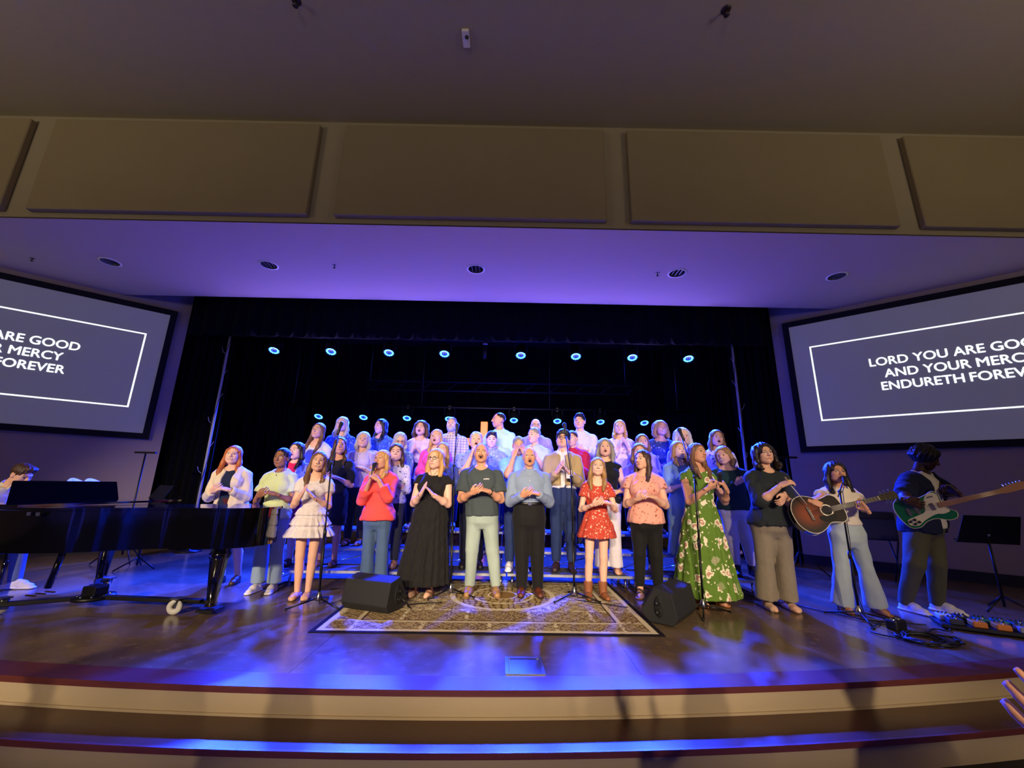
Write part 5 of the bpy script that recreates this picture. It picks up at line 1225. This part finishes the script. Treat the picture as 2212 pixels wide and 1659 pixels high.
mic_stand((.77, 5.16), W3(1234, 1030, 5.16), W3(1219, 917, 5.28), 'microphone stand between the blue grey shirt and the red minidress', 215)
mic_stand((2.08, 4.76), W3(1500, 1030, 4.80), W3(1467, 928, 5.00), 'microphone stand in front of the green floral dress', 245)
ac = CAST['acoustic']; mouth = ac['w'](ac['to_head'](np.array([[0, -.135, -.068]]))[0])
mic_stand((3.62, 4.62), W3(1814, 1062, 4.60), tuple(mouth), 'straight microphone stand in front of the acoustic guitarist', 250)
def hand_mic(info, side, label, target=None, direction=None, name='handheld_microphone'):
    a_, e_, wr, U, N, hp = info['J'][side]; N = n_(N-U*N.dot(U)); g0 = info['w'](wr+U*.088+N*.032)
    if target is not None: d = n_(np.array(target)-g0); hd = np.array(target)
    else: d = n_(direction); hd = g0+d*.12
    e = empty(name, hd); mic_mesh(e, (0, 0, 0), d); return tag(e, label, 'microphone')
co = CAST['coral']; hand_mic(co, 1, 'black handheld microphone at the mouth of the coral singer', target=co['w'](co['to_head'](np.array([[.01, -.15, -.075]]))[0]))
hand_mic(CAST['greendress'], 1, 'black handheld microphone held against the green floral dress', direction=(-.1, -.25, 1))
a_, e_, wr, U, N, hp = CAST['conductor']['J'][-1]; N = n_(N-U*N.dot(U)); g0 = CAST['conductor']['w'](wr+U*.095+N*.025)
e = empty('conductor_baton', g0); MB().tube([(-.04, 0, .07), (.0, 0, 0)], .008, 8).build('grip', mat('cork', '#9a7d5c', .7), e); MB().tube([(0, 0, 0), (.14, -.03, -.22)], [.006, .003], 8).build('shaft', mat('pale_stick', '#c9c6c8', .4), e)
tag(e, 'pale thin baton held above the dark blouse', 'baton')

# ------------------------------------------------------------------ guitars
def spline(pts, n=6):
    P = [Vector((*p, 0)) for p in pts]; m = len(P); out = []
    for i in range(m):
        p0, p1, p2, p3 = P[i-1], P[i], P[(i+1) % m], P[(i+2) % m]
        for k in range(n):
            t = k/n; q_ = .5*((2*p1)+(p2-p0)*t+(2*p0-5*p1+4*p2-p3)*t*t+(3*p1-p0-3*p2+p3)*t**3); out.append((q_.x, q_.y))
    return out
def frame_at(origin, neck, normal):
    X = Vector(neck).normalized(); Z = Vector(normal); Z = (Z-X*Z.dot(X)).normalized(); Y = Z.cross(X)
    return Matrix(((X.x, Y.x, Z.x, origin[0]), (X.y, Y.y, Z.y, origin[1]), (X.z, Y.z, Z.z, origin[2]), (0, 0, 0, 1)))
M_BURST = mat('sunburst_top', '#5a2010', .4, spec=.12); g = NT(M_BURST)
x, y, z = g.sep(g.obj())[:3]; r_ = g.math('SQRT', g.math('ADD', g.math('POWER', g.math('MULTIPLY', g.math('SUBTRACT', x, .15), 1/.2), 2.0), g.math('POWER', g.math('MULTIPLY', y, 1/.19), 2.0)))
cb = g.mix(g.step(r_, .15, .95), '#7c3512', '#170907'); g.base(cb)
M_BIND = mat('cream_binding', '#d9cfb8', .4); M_ROSE = mat('rosewood', '#2c1710', .4, var=.3, vscale=30); M_GSIDE = mat('dark_guitar_side', '#1a0d09', .2, coat=.5); M_STR = mat('guitar_string', '#b8b4a8', .3, metal=1)
def acoustic_guitar(M, label):
    e = empty('acoustic_guitar'); e.matrix_world = M
    prof = [(.0, .0), (.012, .09), (.07, .172), (.15, .198), (.23, .175), (.31, .128), (.37, .133), (.43, .146), (.478, .118), (.497, .05), (.498, 0)]
    pts = spline(prof+[(a_, -b_) for a_, b_ in prof[-2:0:-1]], 4)
    MB().prism(pts, -.10, -.002, None, True).build('body', M_GSIDE, e); sharp_edges(e.children[-1], 40); MB().prism([(.25+(a_-.25)*.985, b_*.985) for a_, b_ in pts], -.003, .003).build('soundboard', M_BURST, e)
    MB().tube([(a_, b_, .0) for a_, b_ in pts], .0042, 6, closed=True).build('binding', M_BIND, e)
    MB().tube([(a_, b_, -.10) for a_, b_ in pts], .003, 6, closed=True).build('back_binding', M_BIND, e)
    MB().lathe([(.001, .0036), (.05, .0036)], 28, Matrix.Translation((.335, 0, .0))).build('sound_hole', M_RUBBER, e)
    MB().lathe([(.05, .0034), (.052, .0042), (.06, .0042), (.062, .0034)], 28, Matrix.Translation((.335, 0, 0))).build('rosette', M_BIND, e)
    MB().prism(spline([(.24, -.04), (.31, -.055), (.38, -.05), (.40, -.075), (.36, -.115), (.28, -.11), (.235, -.08)], 4), .003, .005).build('pickguard', M_RUBBER, e)
    MB().box((.165, 0, .008), (.03, .15, .012), bevel=.004).build('bridge', M_ROSE, e); MB().box((.172, 0, .015), (.004, .075, .006)).build('saddle', M_BIND, e)
    MB().prism([(.385, -.028), (.86, -.0215), (.86, .0215), (.385, .028)], .002, .011).build('fretboard', M_ROSE, e)
    MB().tube([(.49, 0, -.018), (.86, 0, -.006)], [.022, .017], 12).build('neck', M_GSIDE, e)
    for k in range(14): xx = .862-.632*(1-2**(-(k+1)/12)); MB().box((xx, 0, .012), (.002, .046, .002)).build('fret', M_STR, e)
    MB().box((.862, 0, .012), (.006, .043, .009)).build('nut', M_BIND, e)
    MB().prism([(.862, -.022), (.90, -.036), (1.04, -.041), (1.05, 0), (1.04, .041), (.90, .036), (.862, .022)], -.012, .006).build('headstock', M_GSIDE, e)
    for s in (-1, 1):
        for k in range(3):
            xx = .915+.045*k; MB().cyl((xx, s*.024, .006), (xx, s*.024, .018), .005, 10).build('tuning_post', M_CHROME, e); MB().tube([(xx, s*.038, -.004), (xx, s*.056, -.004)], .003, 6).sphere((xx, s*.062, -.004), .0105, 10, 6, (1, .7, .8)).build('tuning_peg', M_CHROME, e)
    st = MB()
    for k in range(6): yy = (k-2.5)*.0095; st.tube([(.17, yy, .018), (.862, yy*.78, .018)], .0011, 4)
    o = st.build('strings', M_STR, e); o['kind'] = 'stuff'
    return tag(e, label, 'guitar')
J = CAST['acoustic']['J']; aw_ = CAST['acoustic']['w']; yb = CAST['acoustic']['y']

butt, nk_ = G_AC
acoustic_guitar(frame_at(butt, nk_, N_AC), 'dark sunburst acoustic guitar with cream binding and round sound hole')
M_GREEN = mat('metallic_green', '#0d6b45', .22, coat=.8, metal=.2); M_CREAM = mat('cream_pickguard', '#d8cfa6', .4); M_MAPLE = mat('maple_neck', '#a8794a', .35)
def electric_guitar(M, label):
    e = empty('electric_guitar'); e.matrix_world = M
    body = spline([(0, 0), (.015, .10), (.08, .155), (.16, .155), (.235, .115), (.31, .125), (.375, .145), (.405, .10), (.395, .035), (.40, -.02), (.42, -.055), (.455, -.095), (.43, -.145), (.36, -.15), (.28, -.115), (.2, -.125), (.12, -.165), (.04, -.14)], 4)
    sharp_edges(MB().prism(body, -.04, .0, None, True).build('body', M_GREEN, e), 40); MB().tube([(a_, b_, .0) for a_, b_ in body], .003, 6, closed=True).build('binding', M_CREAM, e)
    pg = spline([(.30, .11), (.36, .135), (.395, .10), (.385, .03), (.395, -.03), (.415, -.07), (.36, -.085), (.30, -.075), (.20, -.105), (.12, -.145), (.055, -.125), (.06, -.075), (.14, -.055), (.23, -.03), (.26, .05)], 4)
    MB().prism(pg, .0005, .004).build('pickguard', M_CREAM, e)
    for kx, ky in ((.075, -.095), (.115, -.085), (.10, -.125), (.14, -.115)): MB().lathe([(.014, .004), (.012, .016), (.001, .017)], 14, Matrix.Translation((kx, ky, 0))).build('knob', M_BLACKP, e)
    MB().box((.335, .095, .006), (.05, .012, .006)).build('toggle', M_STEEL, e)
    for xx in (.18, .31): MB().box((xx, 0, .006), (.036, .075, .01), bevel=.004).build('pickup', M_CHROME, e)
    MB().box((.11, 0, .007), (.03, .08, .012), bevel=.003).build('bridge', M_CHROME, e)
    MB().prism([(.36, -.027), (.83, -.021), (.83, .021), (.36, .027)], -.014, .012).build('neck', M_MAPLE, e)
    for k in range(12): xx = .83-.64*(1-2**(-(k+1)/12)); MB().box((xx, 0, .013), (.002, .045, .002)).build('fret', M_STR, e)
    MB().prism(spline([(.83, -.02), (.87, -.028), (.95, -.025), (1.0, -.02), (1.02, .02), (.99, .045), (.93, .04), (.87, .03), (.83, .02)], 3), -.012, .002).build('headstock', M_MAPLE, e)
    for k in range(6): MB().tube([(.87+.024*k, .03, -.005), (.87+.024*k, .055, -.005)], .005, 6).build('tuning_peg', M_CHROME, e)
    st = MB()
    for k in range(6): yy = (k-2.5)*.0095; st.tube([(.115, yy, .017), (.835, yy*.75, .016)], .001, 4)
    o = st.build('strings', M_STR, e); o['kind'] = 'stuff'
    return tag(e, label, 'guitar')
yb = CAST['electric']['y']; butt, nk_ = G_EL
electric_guitar(frame_at(butt, nk_, N_EL), 'green electric guitar with a cream pickguard and maple neck')
# guitar straps
for key, pts, label, m_ in (('acoustic', [(-.10, -.10, .77), (-.02, -.14, .74), (.06, -.16, .68)], 'dark strap of the acoustic guitar', 0),):
    pass

# ------------------------------------------------------------------ grand piano on a dolly
M_PIANO = mat('black_piano_lacquer', '#040405', .08, coat=1.0)
M_IVORY = mat('ivory_key', '#d8d4c8', .3); M_BRASS = mat('brass', '#a8843c', .25, metal=1)
e = empty('grand_piano', (-5.22, 4.71, 0), R(-9.5)); L_ = 2.66
half = [(0, -.77), (.62, -.77), (.95, -.765), (1.25, -.70), (1.5, -.56), (1.72, -.36), (1.95, -.20), (2.2, -.14), (2.42, -.08), (2.58, .05), (L_, .28), (2.60, .52), (2.46, .66), (2.3, .745), (2.0, .77), (0, .77)]
out = []
P_ = [Vector((*p, 0)) for p in half]
for i in range(1, len(P_)-2):
    p0, p1, p2, p3 = P_[i-1], P_[i], P_[i+1], P_[i+2]
    for k in range(6): t = k/6; q_ = .5*((2*p1)+(p2-p0)*t+(2*p0-5*p1+4*p2-p3)*t*t+(3*p1-p0-3*p2+p3)*t**3); out.append((q_.x, q_.y))
outl = [half[0]]+out+[half[-2], half[-1]]
def grow_poly(poly, d_): return [(a_+d_*(1 if a_ > 1.3 else (0 if a_ < .01 else .3)), b_+d_*(1 if b_ > .3 else -1)) for a_, b_ in poly]
rim = sharp_edges(MB().prism(outl, .62, .975, None, True).build('rim', M_PIANO, e), 25)
lid = sharp_edges(MB().prism([p for p in grow_poly(outl, .012) if p[0] > .5]+[], .978, 1.0, None, True).build('lid', M_PIANO, e), 25)
MB().prism([(.50, -.782), (.50, .782), (1.0, .782), (1.0, -.77)], 1.002, 1.022).build('folded_lid_flap', M_PIANO, e)
for s in (-1, 1): MB().box((-.10, s*.735, .74), (.30, .07, .24), bevel=.02).build('key_arm', M_PIANO, e)
MB().box((-.10, 0, .645), (.30, 1.42, .05)).build('key_bed', M_PIANO, e); MB().box((.02, 0, .80), (.04, 1.40, .12)).build('fallboard', M_PIANO, e)
kb = MB()
for k in range(52): kb.box((-.155, -.61+k*.0235, .685), (.14, .0222, .022))
o = kb.build('white_keys', M_IVORY, e); o['kind'] = 'stuff'
bk = MB()
for k in range(51):
    if k % 7 not in (1, 4): bk.box((-.125, -.598+k*.0235, .70), (.09, .011, .018))
o = bk.build('black_keys', M_RUBBER, e); o['kind'] = 'stuff'
MB().prism([(-.50, 0), (.50, 0), (.47, .23), (-.47, .23)], -.008, .008, Matrix.Translation((.42, 0, 1.0)) @ Matrix.Rotation(R(90), 4, 'Z') @ Matrix.Rotation(R(76), 4, 'X')).build('music_desk', mat('dull_black_lacquer', '#050506', 1.0, spec=.0), e)
def piano_leg(px_, py_):
    MB().lathe([(.085, .62), (.085, .56), (.10, .54), (.078, .48), (.045, .10), (.052, .09), (.052, .075)], 4, Matrix.Translation((px_, py_, 0)) @ Matrix.Rotation(R(45), 4, 'Z')).build('leg', M_PIANO, e)
    for o in (e.children[-1],): o.data.polygons.foreach_set('use_smooth', [False]*len(o.data.polygons))
    MB().lathe([(.05, .078), (.055, .06), (.001, .06)], 4, Matrix.Translation((px_, py_, 0)) @ Matrix.Rotation(R(45), 4, 'Z')).build('leg_ferrule', M_BRASS, e)
for px_, py_ in ((.28, -.62), (.28, .62), (2.30, .12)): piano_leg(px_, py_)
MB().tube([(.55, 0, .62), (.45, 0, .15)], .03, 10).build('pedal_lyre', M_PIANO, e)
for k in (-1, 0, 1): MB().box((.38, k*.08, .09), (.12, .022, .012), bevel=.004).build('pedal', M_BRASS, e)
for k in (-.05, .05):
    MB().box((1.18+k, -.752, .95), (.03, .02, .03), rot=R(20)).build('lid_hinge', M_CHROME, e)
tag(e, 'black lacquered grand piano on a wheeled dolly', 'piano')
pe = e
d = empty('piano_dolly', (-5.22, 4.71, 0), R(-9.5)); ctr = (1.05, .0)
MB().lathe([(.001, .085), (.17, .085), (.17, .115), (.001, .115)], 20, Matrix.Translation((*ctr, 0))).build('centre_plate', M_BLACK, d)
MB().box((1.05, 0, .16), (.16, .14, .09), bevel=.01).build('clamp_block', M_BLACK, d)
bl = MB()
for k in range(8): a = k*math.pi/4; bl.sphere((1.05+.12*math.cos(a), .12*math.sin(a), .118), .012, 8, 5)
o = bl.build('bolts', M_CHROME, d); o['kind'] = 'stuff'
for px_, py_ in ((.28, -.62), (.28, .62), (2.30, .12)):
    dx, dy = px_-ctr[0], py_-ctr[1]; ln = math.hypot(dx, dy); a = math.atan2(dy, dx)
    arm = MB().box((ctr[0]+dx/2, ctr[1]+dy/2, .10), (ln, .075, .035), rot=a, bevel=.006).build('arm', M_BLACK, d)
    MB().box((px_, py_, .03), (.17, .17, .022), rot=a).build('leg_cup', M_BLACK, arm)
    wx, wy = px_-.28*math.cos(a)+.02*math.sin(a), py_-.28*math.sin(a)-.10*math.cos(a)
    w = MB().lathe([(.02, -.018), (.062, -.018), (.068, -.010), (.068, .010), (.062, .018), (.02, .018), (.02, -.018)], 24, Matrix.Translation((wx, wy, .068)) @ Matrix.Rotation(a+.25, 4, 'Z') @ Matrix.Rotation(math.pi/2, 4, 'X')).build('caster_wheel', mat('grey_rubber_wheel', '#a29f98', .6), d)
    f = MB()
    for s in (-1, 1):
        off = Vector((-math.sin(a+.25), math.cos(a+.25), 0))*.028*s
        f.tube([Vector((wx, wy, .068))+off, Vector((wx+.02, wy, .14))+off], .010, 6)
    f.box((wx+.02, wy, .146), (.09, .085, .012)); f.build('caster_fork', M_STEEL, w)
    MB().box((wx*.7+px_*.3, wy*.7+py_*.3, .125), (.30, .05, .02), rot=a).build('bracket', M_BLACK, d)
tag(d, 'black three armed piano dolly with grey caster wheels', 'dolly')
bx = CAST['pianist']; e = empty('piano_bench', (bx['x']-.02, bx['y'], 0), R(-9))
MB().box((0, 0, .435), (.36, .72, .08), bevel=.02).build('seat_cushion', mat('black_leather', '#0d0c0c', .4), e); MB().box((0, 0, .375), (.34, .70, .04)).build('apron', M_PIANO, e)
for sx in (-1, 1):
    for sy in (-1, 1): MB().tube([(sx*.15, sy*.32, .36), (sx*.15, sy*.32, 0)], [.026, .018], 8).build('leg', M_PIANO, e)
tag(e, 'black padded piano bench under the pianist', 'bench')
# open songbook on the music desk
e = empty('songbook', tuple(pe.matrix_world @ Vector((.40, .06, 1.03))) if False else (0, 0, 0)); bpy.context.view_layer.update()
e.matrix_world = pe.matrix_world @ Matrix.Translation((.35, .18, .985)) @ Matrix.Rotation(R(-14), 4, 'Y')
M_PAPER = mat('white_page', '#d9d4cc', .7)
for s in (-1, 1):
    vs = []; n = 10
    for i in range(n+1):
        t = i/n
        for zz in (.02, .24): vs.append((-.04*math.sin(t*math.pi)*1.0+.01, s*t*.17, zz+.05*math.sin(t*math.pi)*(zz > .1)))
    MB()._add(vs, [(2*i, 2*i+2, 2*i+3, 2*i+1) for i in range(n)], True).build('page', M_PAPER, e).modifiers.new('thick', 'SOLIDIFY').thickness = .004
MB().box((.018, 0, .125), (.006, .36, .22)).build('cover', mat('book_cover', '#2a2c44', .6), e)
tag(e, 'open songbook with pale pages standing on the piano music desk', 'book')

# ------------------------------------------------------------------ other gear
def t_stand(x_, y_, h_, label):
    e = empty('crossbar_stand', (x_, y_, 0))
    for k in range(3): a = R(90+120*k); MB().tube([(0, 0, .35), (.35*math.cos(a), .35*math.sin(a), .01)], .009, 8).build('leg', M_BLACK, e)
    MB().tube([(0, 0, .12), (0, 0, h_)], .013, 10).build('pole', M_BLACK, e); MB().box((0, 0, h_+.015), (.34, .04, .03)).build('crossbar', M_BLACK, e)
    return tag(e, label, 'stand')
t_stand(-5.95, 6.75, 1.66, 'thin black stand with a crossbar by the wall behind the piano'); t_stand(4.62, 6.9, 1.80, 'thin black stand with a crossbar by the curtain behind the acoustic guitarist')
def music_stand(x_, y_, h_, yaw, label, w_=.52):
    e = empty('music_stand', (x_, y_, 0), R(yaw))
    for k in range(3): a = R(30+120*k); MB().tube([(0, 0, .16), (.26*math.cos(a), .26*math.sin(a), .01)], .010, 8).build('leg', M_BLACK, e)
    MB().tube([(0, 0, .05), (0, 0, h_)], .013, 10).build('pole', M_BLACK, e)
    Mx = Matrix.Translation((0, -.02, h_-.10)) @ Matrix.Rotation(R(62), 4, 'X')
    MB().prism([(-w_/2, 0), (w_/2, 0), (w_/2-.03, .36), (-w_/2+.03, .36)], -.003, .003, Mx).build('desk', M_BLACK, e); MB().prism([(-w_/2, 0), (w_/2, 0), (w_/2, .012), (-w_/2, .012)], 0, .06, Mx).build('ledge', M_BLACK, e)
    MB().sphere((0, .02, h_), .022, 12, 8).build('tilt_knob', M_CHROME, e)
    return tag(e, label, 'music stand')
music_stand(5.62, 5.05, .82, 160, 'black music stand beside the electric guitarist', .56)
music_stand(-5.35, 6.35, .95, -30, 'black music stand behind the grand piano')
# pedalboard
p = atz(2125, 1362, 0); e = empty('pedalboard', (float(p[0]), float(p[1]), 0), R(-28))
MB().box((0, 0, .03), (.68, .32, .03), bevel=.005).build('board', M_BLACK, e)
for s in (-1, 1): MB().box((s*.28, 0, .008), (.05, .3, .016)).build('rail', M_RUBBER, e)
for i, (cx_, cy_, c_) in enumerate(((-.25, .06, '#c8ccd4'), (-.12, .07, '#20242c'), (.02, .07, '#2a7d94'), (.15, .07, '#2c8aa0'), (.27, .06, '#3a6f80'), (-.22, -.08, '#3c3e44'), (-.06, -.08, '#d8822c'), (.10, -.08, '#d8822c'), (.25, -.08, '#8d8f94'))):
    pd = MB().box((cx_, cy_, .072), (.105, .125, .05), bevel=.008).build('effect_pedal', mat('pedal_'+c_, c_, .35, metal=.3), e)
    for k in (-.03, 0, .03): MB().lathe([(.009, 0), (.008, .014), (.001, .015)], 10, Matrix.Translation((cx_+k, cy_+.035, .097))).build('knob', M_BLACKP, pd)
    MB().lathe([(.011, 0), (.011, .012), (.001, .014)], 10, Matrix.Translation((cx_, cy_-.035, .097))).build('footswitch', M_CHROME, pd)
tag(e, 'pedalboard with orange blue and silver effect pedals at the guitarist feet', 'pedalboard')
# loose cables by the guitarists
p = atz(2000, 1385, 0); cx_, cy_ = float(p[0]), float(p[1])
for k in range(3):
    pts = [(cx_+.16*(1+.12*k)*math.cos(t*.7+k*2)+.03*math.sin(t*1.9+k)+.06*(k-1), cy_+.13*(1+.1*k)*math.sin(t*.7+k*2)+.02*math.cos(t*2.3)) for t in range(22)]
    cable([(q_[0], q_[1], .012+.006*((i*7+k*3) % 4)) for i, q_ in enumerate(pts)], ('lowest', 'middle', 'topmost')[k]+' loop of black cable coiled on the stage before the guitarists', r=.008, name='coiled_cable')
e = empty('power_box', (cx_+.02, cy_+.30, 0), R(20)); MB().box((0, 0, .045), (.16, .10, .09), bevel=.012).build('case', M_BLACKP, e)
for k in (-.04, .04): MB().lathe([(.022, 0), (.02, .008), (.001, .009)], 14, Matrix.Translation((k, 0, .09))).build('socket', M_CHROME, e)
tag(e, 'small black power box among the coiled cables', 'box')
cable([(cx_+.1, cy_+.1), (4.1, 4.35), (4.2, 4.3), (4.28, 4.38)], 'black cable running from the coil to the pedalboard', .007)
cable([(3.72, 4.50), (3.45, 4.30), (3.44, 4.15), (cx_-.05, cy_-.05)], 'black cable running from the guitarist microphone to the coil', .006)
cable([(3.25, 5.2), (3.42, 4.9), (3.7, 4.58), (4.05, 4.5), (4.15, 4.47)], 'black cable crossing behind the guitar microphone stand', .006)
cable([(.8, 5.1), (1.1, 4.95), (1.3, 4.85)], 'thin black cable on the rug leading to the second monitor', .005, .018)
cable([(-2.15, 5.38), (-2.05, 5.46), (-1.8, 5.485), (-1.4, 5.47), (-1.15, 5.485)], 'black cable looping along the foot of the risers', .006)
# amplifier on a folding stand behind the acoustic guitarist
p = aty(1892, 1162, 6.35); e = empty('guitar_amplifier', (float(p[0]), 6.35, 0), R(-20))
for s in (-1, 1):
    MB().tube([(s*.2, -.16, .01), (s*.2, .14, .60)], .012, 8).build('stand_leg', M_BLACK, e); MB().tube([(s*.2, .16, .01), (s*.2, -.14, .60)], .012, 8).build('stand_leg', M_BLACK, e)
MB().box((0, 0, .80), (.46, .24, .40), bevel=.02).build('cabinet', mat('dark_tolex', '#202228', .7, bump=.4, bscale=300), e); MB().box((0, -.124, .76), (.40, .012, .26)).build('grille_cloth', mat('grille_cloth', '#34363c', .9), e)
MB().box((0, -.124, .945), (.40, .012, .06)).build('control_panel', M_BLACKP, e)
tag(e, 'dark guitar amplifier on a folding stand behind the guitarists', 'amplifier')

# ------------------------------------------------------------------ small worn details (parts of their persons)
def band(info, side, m_, name, r=.030, t=.012):
    a_, e_, wr, U, N, hp = info['J'][side]; d = n_(wr-e_); c = wr-d*.025
    q_ = Vector(d).to_track_quat('Z', 'Y').to_matrix().to_4x4(); MB().lathe([(r, -t), (r+.003, -t), (r+.003, t), (r, t), (r, -t)], 18, Matrix.Translation(Vector(c)) @ q_).build(name, m_, info['root'])
band(CAST['conductor'], 1, mat('tan_strap', '#9a5a30', .5), 'watch', .031); band(CAST['greyt'], 1, M_BLACKP, 'watch', .034); band(CAST['redhair'], 1, M_BLACKP, 'watch', .036); band(CAST['maxi'], -1, M_STEEL, 'bracelet', .028, .005)
def front_point(info, child, fx, fz):
    """a point on the front of a garment at local x, z"""
    ob = [c_ for c_ in info['root'].children if c_.name.split('.')[0] == child][0]; V_ = np.empty(len(ob.data.vertices)*3, np.float32); ob.data.vertices.foreach_get('co', V_); V_ = V_.reshape(-1, 3)
    m_ = (np.abs(V_[:, 0]-fx) < .03) & (np.abs(V_[:, 2]-fz) < .03); q_ = V_[m_]; return q_[np.argmin(q_[:, 1])][1] if len(q_) else -.15
def mid_x(info, fz): l_ = info['J']; return (l_[1][0][0]+l_[-1][0][0])/2*(fz/(.774*info['H']))
r_ = CAST['blue']; H_ = r_['H']
for fz in (.80, .755, .71, .63): xx = mid_x(r_, fz*H_); MB().lathe([(.007, 0), (.0065, .004), (.001, .004)], 10, Matrix.Translation((xx, front_point(r_, 'shirt', xx, fz*H_), fz*H_)) @ Matrix.Rotation(R(90), 4, 'X')).build('button', M_BIND, r_['root'])
xx = mid_x(r_, .598*H_); MB().box((xx, front_point(r_, 'belt', xx, .598*H_)-.003, .598*H_), (.05, .010, .036), bevel=.004).build('belt_buckle', M_CHROME, r_['root'])
r_ = CAST['greyt']; H_ = r_['H']; xx = mid_x(r_, .745*H_)+.065; yy = front_point(r_, 'shirt', xx, .745*H_)-.003
lg = MB().lathe([(.001, .002), (.010, .002), (.0105, 0)], 10, Matrix.Translation((xx-.022, yy, .745*H_)) @ Matrix.Rotation(R(90), 4, 'X') @ Matrix.Rotation(R(30), 4, 'Z') @ Matrix.Diagonal((1, .6, 1, 1))); lg.box((xx+.014, yy, .748*H_), (.05, .003, .006)); lg.box((xx+.014, yy, .742*H_), (.05, .003, .003))
lg.build('chest_emblem', mat('white_print', '#d8d8d8', .6), r_['root'])
r_ = CAST['jacket']; H_ = r_['H']; xx = mid_x(r_, .665*H_)+.085; yy = front_point(r_, 'jacket', xx, .665*H_)-.006
MB().box((xx, yy, .665*H_), (.075, .004, .105)).build('name_badge', mat('white_print', '#d8d8d8', .6), r_['root']); MB().tube([(xx, yy, .665*H_+.052), (xx-.02, yy+.004, .72*H_), (xx-.06, yy+.03, .80*H_)], .003, 6).build('lanyard', M_BLACKP, r_['root'])
r_ = CAST['blackdress']; H_ = r_['H']; xx = mid_x(r_, .6*H_); yy = front_point(r_, 'dress', xx, .6*H_)-.004
MB().tube([(xx+.028*math.cos(t), yy, .6*H_+.032*math.sin(t)) for t in [2*math.pi*i/16 for i in range(16)]], .006, 8, closed=True).build('belt_buckle', M_CHROME, r_['root'])
for k_, dz in (('green', .80), ('maxi', .80), ('lavender', .79)):
    r_ = CAST[k_]; H_ = r_['H']; xx = mid_x(r_, dz*H_); MB().tube([(xx-.045, -.045*H_/1.7-.0, .842*H_), (xx-.02, -.085, (dz+.015)*H_), (xx, -.105, dz*H_), (xx+.02, -.085, (dz+.015)*H_), (xx+.045, -.045, .842*H_)], .0018, 5).sphere((xx, -.108, dz*H_-.006), .006, 8, 6).build('necklace', M_BRASS, r_['root'])

# ------------------------------------------------------------------ audience standing beside the photographer (their shadows fall on the stage front)
FLOOR_Z = -.36
def viewer(label, x, y, H, arms, clothes, **k): return person(label, x=x, y=y, z=FLOOR_Z, H=H, yaw=180, arms=arms, clothes=clothes, res=1, **k)
slack = pants(fabric('grey_slacks', '#3a3a40'), waist=.6)
viewer('audience person in a dark polo shirt standing before the steps by the piano', -3.75, .02, 1.80, 'down', [slack, top(fabric('dark_polo', '#20242c'), sleeve=.7, hem=.5, off=.02)], sex='m', hair=('short', 'dark', .1), shoes=('shoe', '#2a1c18', '#140e0c'))
viewer('audience person in a teal top clapping before the steps', -2.05, -.02, 1.74, 'clap', [slack, top(fabric('teal_top', '#2c5a5c'), sleeve=1.2, hem=.5, off=.02)], hair=('long', 'brown', .28), shoes=('flat', '#4a3a34', '#241a16'))
viewer('audience person in a plaid shirt standing before the steps by the guitarists', 2.55, -.02, 1.82, 'clasp', [slack, top(plaid('tan_blue', '#cabfb4', '#4a5480'), sleeve=1.9, hem=.5, off=.02)], sex='m', hair=('side', 'brown', .1), shoes=('shoe', '#2a1c18', '#140e0c'))
a = dict(x=1.16, y=.20, z=FLOOR_Z, H=1.70)
f1 = aty(2162, 1455, .64); U1 = n_((-.35, .55, .75)); w1 = f1-U1*.17
w2 = w1+np.array([.13, .02, 0])
def loc_dir(v): return (-v[0], -v[1], v[2])
viewer('audience person in a rust blouse clapping with hands raised towards the steps', a['x'], a['y'], a['H'], ((reach_w(a, 180, w2), loc_dir(n_((-.1, .5, .85))), loc_dir((-.95, .1, .1)), 'flat'), (reach_w(a, 180, w1), loc_dir(U1), loc_dir((.9, .3, .1)), 'flat')), [slack, top(fabric('rust', '#8a3c26'), sleeve=1.2, hem=.5, off=.02)], tone='tan', hair=('bob', 'dark', .15), shoes=('flat', '#4a3a34', '#241a16'))
